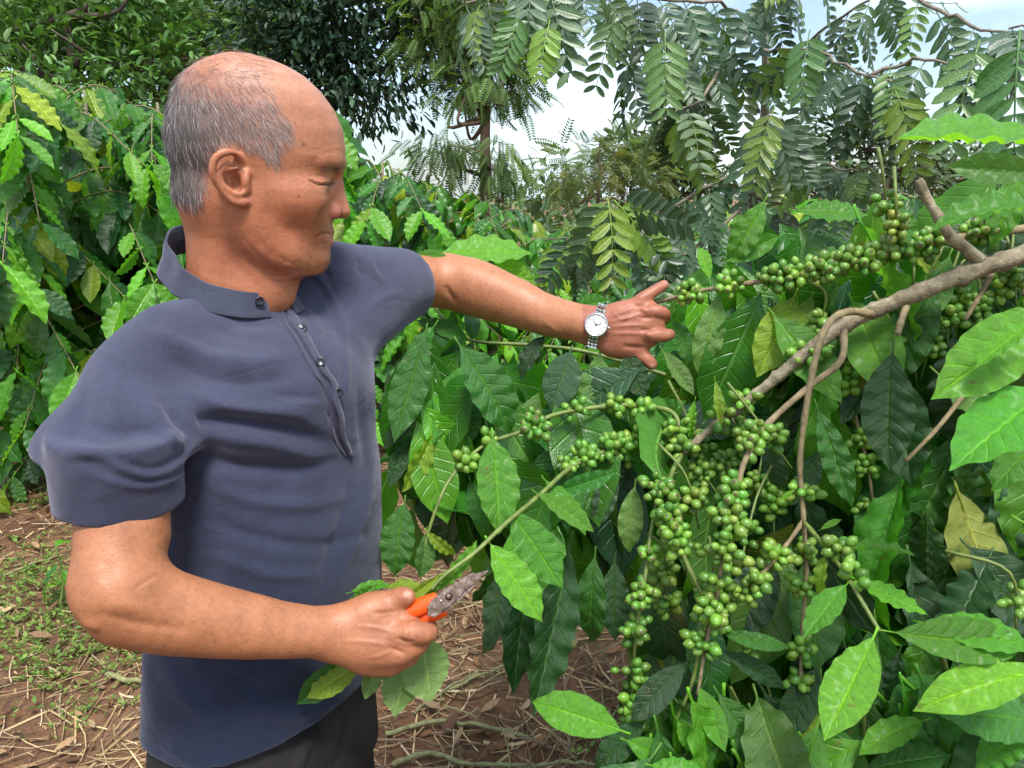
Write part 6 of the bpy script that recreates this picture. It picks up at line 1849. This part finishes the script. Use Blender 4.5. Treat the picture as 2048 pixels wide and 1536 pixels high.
for i_b, (bx, by) in enumerate([(0, 0), (938, 655), (1042, 845), (1140, 1020)]):
    if i_b == 0: c_, n__ = cb, unit(cn + .3 * (CAM - cb))
    else:
        x_, y_ = c4([(bx + 14, by)])[0]; c_, n__ = on_shirt(x_, y_, .0038); n__ = unit(n__ + .8 * LAT * (-1))
    V, F = disc_solid(c_, n__, .0056, .0026)
    me = mesh_np('button', V, F); part('button', me, btn_mat, shirt_obj)

# trousers
tr = Sdf()
hipc = P(541, 1480, 1.025)
HB = np.array([hipc[0], hipc[1]])
def hips(p, br=None):
    z = np.clip(p[:, 2], HEMZ - .12, HEMZ + .13)
    q = p[:, :2] - HB
    a, bq = .150, .108
    u, v = np.abs(q @ LAT[:2]) / a, np.abs(q @ FRT[:2]) / bq
    d = ((u ** 2.3 + v ** 2.3) ** (1 / 2.3) - 1) * .1
    return np.maximum(d, np.abs(p[:, 2] - z))
tr.fn(hips, [HB[0], HB[1], HEMZ], .25, k=.01)
for s in (-1, 1):
    top = np.array([HB[0], HB[1], HEMZ - .08]) + LAT * (.064 * s)
    kn = np.array([HB[0], HB[1], .45]) + LAT * (.085 * s) + FRT * .01
    an = np.array([HB[0], HB[1], .07]) + LAT * (.09 * s) - FRT * .01
    tr.chain([top, kn, an], [.088, .076, .066], k=.03, smooth=4)
tr.fn(lambda p, br=None: .035 - (p[:, 2] - 0) * -1 - .07, [HB[0], HB[1], 0], .4, k=0, op='i') if False else None
tV, tF = tr.polygonise(.007)
tV = smooth_np(tV, tF, 2, .5)
tV = sculpt(tV, tF, [([(455, 1490), (440, 1536), (420, 1600)], 5, -3, (.8, 1.0)), ([(640, 1450), (610, 1500), (590, 1560)], 9, 5, (.7, 1.1)), ([(700, 1420), (690, 1480), (660, 1560)], 8, -5, (.7, 1.1))])
trouser_mat, N, L, b = new_mat('trouser_cloth')
t1 = noise_node(N, L, 30, 5); r1 = ramp_node(N, L, t1.outputs['Fac'], [(.3, (.010, .0085, .0095)), (.7, (.020, .0165, .0175))])
L.new(r1.outputs['Color'], b.inputs['Base Color']); b.inputs['Roughness'].default_value = .9
t2 = noise_node(N, L, 900, 2); bump_node(N, L, t2.outputs['Fac'], .4, .0008, b)
part('trousers', mesh_np('trousers', tV, tF), trouser_mat, person)
shoe_mat = simple_mat('shoe_rubber', (.03, .026, .024), .6)
for s in (-1, 1):
    sh = Sdf()
    a0 = np.array([HB[0], HB[1], .045]) + LAT * (.09 * s)
    sh.chain([a0 - FRT * .06, a0 + FRT * .06, a0 + FRT * .17], [.042, .044, .040], k=.01)
    sh.fn(lambda p, br=None: -p[:, 2] + .002, a0, .3, k=0, op='i')
    V, F = sh.polygonise(.006)
    part('shoe', mesh_np('shoe', smooth_np(V, F, 2), F), shoe_mat, person)

# ------------------------------------------------------------------ hair and eyebrow: single strands
def strands(roots, dirs, lens, rad, cols, bag, droop, seed=3, curl=.25):
    r = np.random.default_rng(seed)
    n = len(roots); S = 6
    p = roots.copy(); d = dirs.copy()
    pts = [p.copy()]
    jit = r.normal(0, 1, (n, 3)) * curl
    for i in range(S - 1):
        step = (lens / (S - 1))[:, None]
        d = d + droop * .16 + jit * .09 + r.normal(0, .05, (n, 3))
        # keep close to the scalp: pull the direction into the tangent plane of the rounded head
        d /= np.linalg.norm(d, axis=1)[:, None]
        p = p + d * step
        pts.append(p.copy())
    pts = np.stack(pts, 1)                                  # n,S,3
    tan = np.gradient(pts, axis=1); tan /= np.linalg.norm(tan, axis=2)[..., None] + 1e-9
    ref = r.normal(0, 1, (n, 1, 3)); a1 = np.cross(tan, ref); a1 /= np.linalg.norm(a1, axis=2)[..., None] + 1e-9
    a2 = np.cross(tan, a1)
    prof = np.array([1, 1, .95, .85, .65, .12])[None, :, None] * rad[:, None, None]
    ring = np.stack([pts + prof * (math.cos(q) * a1 + math.sin(q) * a2) for q in (0, 2.094, 4.189)], 2)   # n,S,3,3
    V = ring.reshape(-1, 3)
    base = (np.arange(n) * S * 3)[:, None, None]
    i = np.arange(S - 1)[None, :, None]; j = np.arange(3)[None, None]; jn = (j + 1) % 3
    F = np.stack([base + i * 3 + j, base + i * 3 + jn, base + (i + 1) * 3 + jn, base + (i + 1) * 3 + j], -1).reshape(-1, 4)
    bag.add(V, F, np.repeat(cols, S * 3, axis=0))

hairbag = Bag()
cand = np.nonzero(hair_in & (hd > .02))[0]
r_ = np.random.default_rng(11)
pick = cand[r_.random(len(cand)) < hd[cand] * (21000 / max(hd[cand].sum(), 1))]
roots, nr = bV[pick], bN[pick]
whorl = HC + HR @ (H(405, 165, 0.0) + np.array([0, .01, 0]))
flow = roots - whorl
flow -= nr * (flow * nr).sum(1)[:, None]; flow /= np.linalg.norm(flow, axis=1)[:, None] + 1e-9
down = -ZUP[None] - nr * (-ZUP @ nr.T)[:, None]; down /= np.linalg.norm(down, axis=1)[:, None] + 1e-9
flow = flow + down * .35
flow /= np.linalg.norm(flow, axis=1)[:, None]
kx = np.clip((_mx[pick] - 350) / 190, 0, 1)
hdp = hd[pick]
dirs = flow + nr * (.22 + .18 * r_.random(len(pick)))[:, None] + r_.normal(0, .17, (len(pick), 3))
dirs /= np.linalg.norm(dirs, axis=1)[:, None]
lens = (.008 + .009 * hdp) * (.7 + .6 * r_.random(len(pick)))
white = r_.random(len(pick)) < (.22 + .24 * kx)
ln = r_.random(len(pick))[:, None]
cols = np.where(white[:, None], np.array([.62, .58, .56]) * (.6 + .5 * ln), np.array([.085, .080, .082]) * (.5 + 1.5 * ln) + kx[:, None] * np.array([.22, .155, .13]))
strands(roots - nr * .0008, dirs, lens, np.where(white, .00013, .00018) * (.8 + .4 * ln[:, 0]), cols, hairbag, -nr * .9 + down * .35)
# long thin hair combed back over the crown
tp = np.nonzero(is_head & (_hl[:, 1] > .085) & (_mx < 560) & (_mx > 350))[0]
tp = tp[r_.random(len(tp)) < .022]
fl = np.tile(-e_u, (len(tp), 1)) + r_.normal(0, .25, (len(tp), 3)); fl -= bN[tp] * (fl * bN[tp]).sum(1)[:, None]
fl = fl / np.linalg.norm(fl, axis=1)[:, None] + bN[tp] * .25
strands(bV[tp], fl, .018 + .014 * r_.random(len(tp)), np.full(len(tp), .00013), np.tile([.30, .21, .17], (len(tp), 1)) * (.5 + r_.random((len(tp), 1))), hairbag, -bN[tp] * .8)
hair_mat, N, L, b = new_mat('hair')
at = N.new('ShaderNodeAttribute'); at.attribute_name = 'Col'
L.new(at.outputs['Color'], b.inputs['Base Color']); b.inputs['Roughness'].default_value = .42
part('hair', hairbag.mesh('hair'), hair_mat, person)
ebag = Bag()
ec = np.nonzero(is_head & (((_mx - 668) / 22) ** 2 + ((_my - 335) / 6) ** 2 < 1))[0]
ec = ec[r_.random(len(ec)) < min(1, 70 / max(1, len(ec)))]
ed = np.tile(-e_u * .5 - e_v * .15, (len(ec), 1)) + (_hl[ec, 2] / np.abs(_hl[ec, 2] + 1e-6))[:, None] * e_w * .4 + r_.normal(0, .15, (len(ec), 3)) + bN[ec] * .35
strands(bV[ec], ed / np.linalg.norm(ed, axis=1)[:, None], .006 + .004 * r_.random(len(ec)), np.full(len(ec), .00018), np.tile([.07, .05, .04], (len(ec), 1)), ebag, -bN[ec] * .6)
tag(part('eyebrow', ebag.mesh('eyebrow'), hair_mat, person), kind='stuff')

# sparse hair on the forearms
hb = Bag()
fa_n = np.nonzero((((_px > 300) & (_px < 680) & (_py > 1150) & (_pd < .9)) | ((_px > 930) & (_px < 1170) & (_pd > 1.0) & (_py < 720))) & ~is_head)[0]
fa_n = fa_n[r_.random(len(fa_n)) < 700 / len(fa_n)]
wd_ = np.where((_pd[fa_n] > 1.0)[:, None], unit(WL - EL), unit(WR - ER))
fl = wd_ * .8 + np.array([0, 0, -.5]) + r_.normal(0, .25, (len(fa_n), 3)); fl -= bN[fa_n] * (fl * bN[fa_n]).sum(1)[:, None]
fl = fl / np.linalg.norm(fl, axis=1)[:, None] + bN[fa_n] * .3
strands(bV[fa_n], fl, .006 + .008 * r_.random(len(fa_n)), np.full(len(fa_n), .00004), np.tile([.10, .06, .04], (len(fa_n), 1)), hb, -bN[fa_n] * .5)
tag(part('arm_hair', hb.mesh('arm_hair'), hair_mat, person), kind='stuff')

# ------------------------------------------------------------------ wristwatch on the pointing arm
steel, N, L, b = new_mat('brushed_steel')
t = noise_node(N, L, 300, 3); r = ramp_node(N, L, t.outputs['Fac'], [(.3, (.50, .50, .48)), (.7, (.70, .70, .68))])
L.new(r.outputs['Color'], b.inputs['Base Color']); b.inputs['Metallic'].default_value = 1.0; b.inputs['Roughness'].default_value = .26
dial_mat = simple_mat('dial_white', (.80, .80, .77), .35, nscale=60, namt=.03)
hand_mat = simple_mat('watch_hand', (.30, .29, .27), .3, 1.0)
body_bvh = BVHTree.FromPolygons([Vector(v) for v in bV], [tuple(int(i) for i in f) for f in bF])
def on_body(px, py, dmin=.6):
    d = unit(P(px, py, 1.0) - CAM)
    hit, nrm, _, _ = body_bvh.ray_cast(Vector(CAM + d * dmin), Vector(d), 2.0)
    return (np.array(hit), np.array(nrm)) if hit is not None else (P(px, py, 1.15), -d)
WC, WN = on_body(1193, 650, 1.0)
arm_ax = unit(P(1240, 668, 1.15) - P(1130, 640, 1.17))
WN = unit(unit(CAM - WC) * .85 + WN * .4); WN = unit(WN - arm_ax * (WN @ arm_ax) * .8)
WU = np.cross(WN, arm_ax); WU = unit(WU)           # along the strap, upwards in the picture
if WU[2] < 0: WU = -WU
WX = np.cross(WU, WN)
watch = empty('wristwatch', WC)
tag(watch, 'steel wristwatch with a white dial on the outstretched wrist', 'watch')
def lathe(prof, seg=40):
    a = np.linspace(0, 2 * np.pi, seg, endpoint=False)
    V = np.concatenate([np.column_stack([r_ * np.cos(a), r_ * np.sin(a), np.full(seg, z_)]) for r_, z_ in prof])
    i = np.arange(len(prof) - 1)[:, None]; j = np.arange(seg)[None]; jn = (j + 1) % seg
    F = np.stack([i * seg + j, i * seg + jn, (i + 1) * seg + jn, (i + 1) * seg + j], -1).reshape(-1, 4)
    return V, F
WR3 = np.stack([WX, WU, WN], 1)
def wpart(name, V, F, mat, parent=None, smooth=True):
    W = V @ WR3.T + WC
    return part(name, mesh_np(name, W, F, smooth), mat, parent or watch)
V, F = lathe([(0, -.003), (.0170, -.003), (.0178, -.001), (.0178, .004), (.0172, .0055), (.0160, .0062), (.0152, .0056), (.0150, .0046)])
wpart('case', V, F, steel)
V, F = lathe([(.0151, .0043), (.008, .0047), (.0001, .0047)])
dial = wpart('dial', V, F, dial_mat)
def wbox(x0, x1, y0, y1, z0, z1, rot=0.0, off=(0, 0)):
    c = np.array([(x, y, z) for x in (x0, x1) for y in (y0, y1) for z in (z0, z1)])
    R = np.array([[math.cos(rot), -math.sin(rot), 0], [math.sin(rot), math.cos(rot), 0], [0, 0, 1]])
    F = np.array([(0, 1, 3, 2), (4, 6, 7, 5), (0, 4, 5, 1), (2, 3, 7, 6), (0, 2, 6, 4), (1, 5, 7, 3)])
    return c @ R.T + np.array([off[0], off[1], 0]), F
bagm = Bag()
for k in range(12):
    a = k * math.pi / 6
    V, F = wbox(-.0005, .0005, .0115, .0138, .0048, .0053, -a); bagm.add(V, F)
o = part('hour_mark', None, None, watch) if False else None
me = bagm.mesh('hour_marks', False); me.transform(Matrix(np.vstack([np.column_stack([WR3, WC]), [0, 0, 0, 1]]).tolist()))
tag(part('hour_marks', me, hand_mat, dial), kind='stuff')
for l, w, a in ((.0075, .0007, -1.0), (.0112, .0005, .75)):
    V, F = wbox(-w, w, -.0015, l, .0050, .0055, a); wpart('watch_hand', V, F, hand_mat, dial, False)
V, F = lathe([(0, 0), (.0022, 0), (.0024, .001), (.0022, .0034), (0, .0036)], 14)
V = np.column_stack([V[:, 2] + .0176, V[:, 1], V[:, 0] + .0015]); wpart('crown', V, F[:, ::-1], steel)
# strap links follow the wrist: cast rays from outside onto the skin in the strap's plane
ctr = WC - WN * .022
lnk = np.array([(x, y, z) for x in (-.5, .5) for y in (-.5, .5) for z in (-.5, .5)])
for ang in np.arange(-168, 180, 13.5):
    if abs(ang) < 34: continue
    a = math.radians(ang)
    out = WN * math.cos(a) + WU * math.sin(a)
    hit, nrm, _, _ = body_bvh.ray_cast(Vector(ctr + out * .08), Vector(-out), .08)
    base = np.array(hit) if hit is not None else ctr + out * .026
    c = base + out * .0016
    tang = unit(np.cross(arm_ax, out))
    wd = .0150 - .0000 * abs(ang)
    for k3, (off, ww) in enumerate(((-.0052, .0046), (0, .0050), (.0052, .0046))):
        bm = bmesh.new(); bmesh.ops.create_cube(bm, size=1)
        bmesh.ops.scale(bm, verts=bm.verts, vec=(ww, .0062, .0030))
        bmesh.ops.bevel(bm, geom=bm.edges[:], offset=.0009, segments=2, affect='EDGES')
        me = bpy.data.meshes.new('link'); bm.to_mesh(me); bm.free()
        sh = .0015 if k3 == 1 else 0
        R = np.stack([arm_ax, tang, np.cross(arm_ax, tang)], 1)
        me.transform(Matrix(mat4(R, c + arm_ax * off + tang * sh).tolist()))
        part('link', me, steel, watch)

# ------------------------------------------------------------------ pruning shears in the near hand
orange = simple_mat('orange_plastic', (.80, .085, .006), .32, nscale=90, namt=.08, bump=.0002)
blade_mat, N, L, b = new_mat('stained_steel')
t = noise_node(N, L, 130, 6, .7); r = ramp_node(N, L, t.outputs['Fac'], [(.30, (.035, .020, .014)), (.5, (.10, .070, .055)), (.74, (.26, .22, .20))])
L.new(r.outputs['Color'], b.inputs['Base Color']); b.inputs['Metallic'].default_value = .8; b.inputs['Roughness'].default_value = .42
bump_node(N, L, t.outputs['Fac'], .4, .0004, b)
SD = .852
piv = hR(1150, 490, SD - .004)
tip = hR(1415, 305, SD + .018)
SX = unit(tip - piv); SN0 = unit(CAM - piv); SY = unit(np.cross(SN0, SX)); SN = np.cross(SX, SY)
shears = empty('pruning_shears', piv)
tag(shears, 'pruning shears with bright orange handles held in the near hand', 'shears')
def lam(outline, z0, z1, bev=.0004):
    """flat plate with the outline (in metres along and across the shears) between z0 and z1"""
    bm = bmesh.new()
    vs = [bm.verts.new((x, y, z0)) for x, y in outline]
    f = bm.faces.new(vs)
    ex = bmesh.ops.extrude_face_region(bm, geom=[f])
    bmesh.ops.translate(bm, verts=[v for v in ex['geom'] if isinstance(v, bmesh.types.BMVert)], vec=(0, 0, z1 - z0))
    bmesh.ops.recalc_face_normals(bm, faces=bm.faces[:])
    if bev: bmesh.ops.bevel(bm, geom=[e for e in bm.edges if e.calc_face_angle(0) > .6], offset=bev, segments=2, affect='EDGES')
    me = bpy.data.meshes.new('plate'); bm.to_mesh(me); bm.free()
    me.transform(Matrix(mat4(np.stack([SX, SY, SN], 1), piv).tolist()))
    return me
bl = float(np.linalg.norm(tip - piv))
o1 = catmull(np.array([(-.030, -.004), (-.022, .006), (-.005, .0085), (.012, .0080), (.035, .0070), (bl * .72, .0042), (bl, -.0012), (bl * .85, -.0030), (bl * .6, -.0040), (.018, -.0046), (.006, -.0075), (-.008, -.0085), (-.024, -.010)]), 3)
part('blade', lam(o1, .0002, .0028), blade_mat, shears)
o2 = catmull(np.array([(-.026, .004), (-.008, .0082), (.010, .0055), (.022, .0015), (bl * .55, -.0035), (bl * .66, -.0062), (bl * .5, -.0078), (.022, -.0085), (.008, -.0095), (-.010, -.0105), (-.024, -.008)]), 3)
part('blade', lam(o2, -.0034, -.0004), blade_mat, shears)
Vb, Fb = lathe([(.0001, .0052), (.0030, .0050), (.0040, .0040), (.0044, .0028), (.0044, .0), (.0001, 0)], 18)
part('pivot_bolt', mesh_np('pivot_bolt', Vb @ np.stack([SX, SY, SN], 1).T + piv, Fb), blade_mat, shears)
Vb, Fb = lathe([(.0001, .0046), (.0014, .0044), (.0018, .0030), (.0001, .0028)], 12)
part('rivet', mesh_np('rivet', Vb @ np.stack([SX, SY, SN], 1).T + piv + SX * -.010 + SY * .001, Fb), steel, shears)
hs = Sdf()
q3 = lambda x, y, dz=0.0: hR(x, y, SD) + SN * dz
hs.chain([q3(1080, 505, .001), q3(1000, 540, .001), q3(900, 580, 0), q3(790, 650, -.004), q3(650, 760, -.014)], [.0085, .0095, .0098, .0090, .0085], k=.003, flat=(SN, .75))
hs.fn(cyl(q3(1080, 500), SX, .03, 0.0, .03), q3(1080, 500), .05, k=.001, op='s')
V, F = hs.polygonise(.0014)
part('handle', mesh_np('handle', smooth_np(V, F, 2), F), orange, shears)
hs = Sdf()
hs.chain([q3(1128, 578, -.004), q3(1060, 600, -.004), q3(980, 640, -.006), q3(880, 700, -.012), q3(740, 820, -.022)], [.0070, .0082, .0088, .0088, .0085], k=.003, flat=(SN, .75))
hs.fn(cyl(q3(1128, 578), SX, .03, 0.0, .03), q3(1128, 578), .05, k=.001, op='s')
hs.ell(q3(1040, 570, .0), np.array([.0035, .0035, .012]), k=.001, op='s')
V, F = hs.polygonise(.0014)
part('handle', mesh_np('handle', smooth_np(V, F, 2), F), orange, shears)
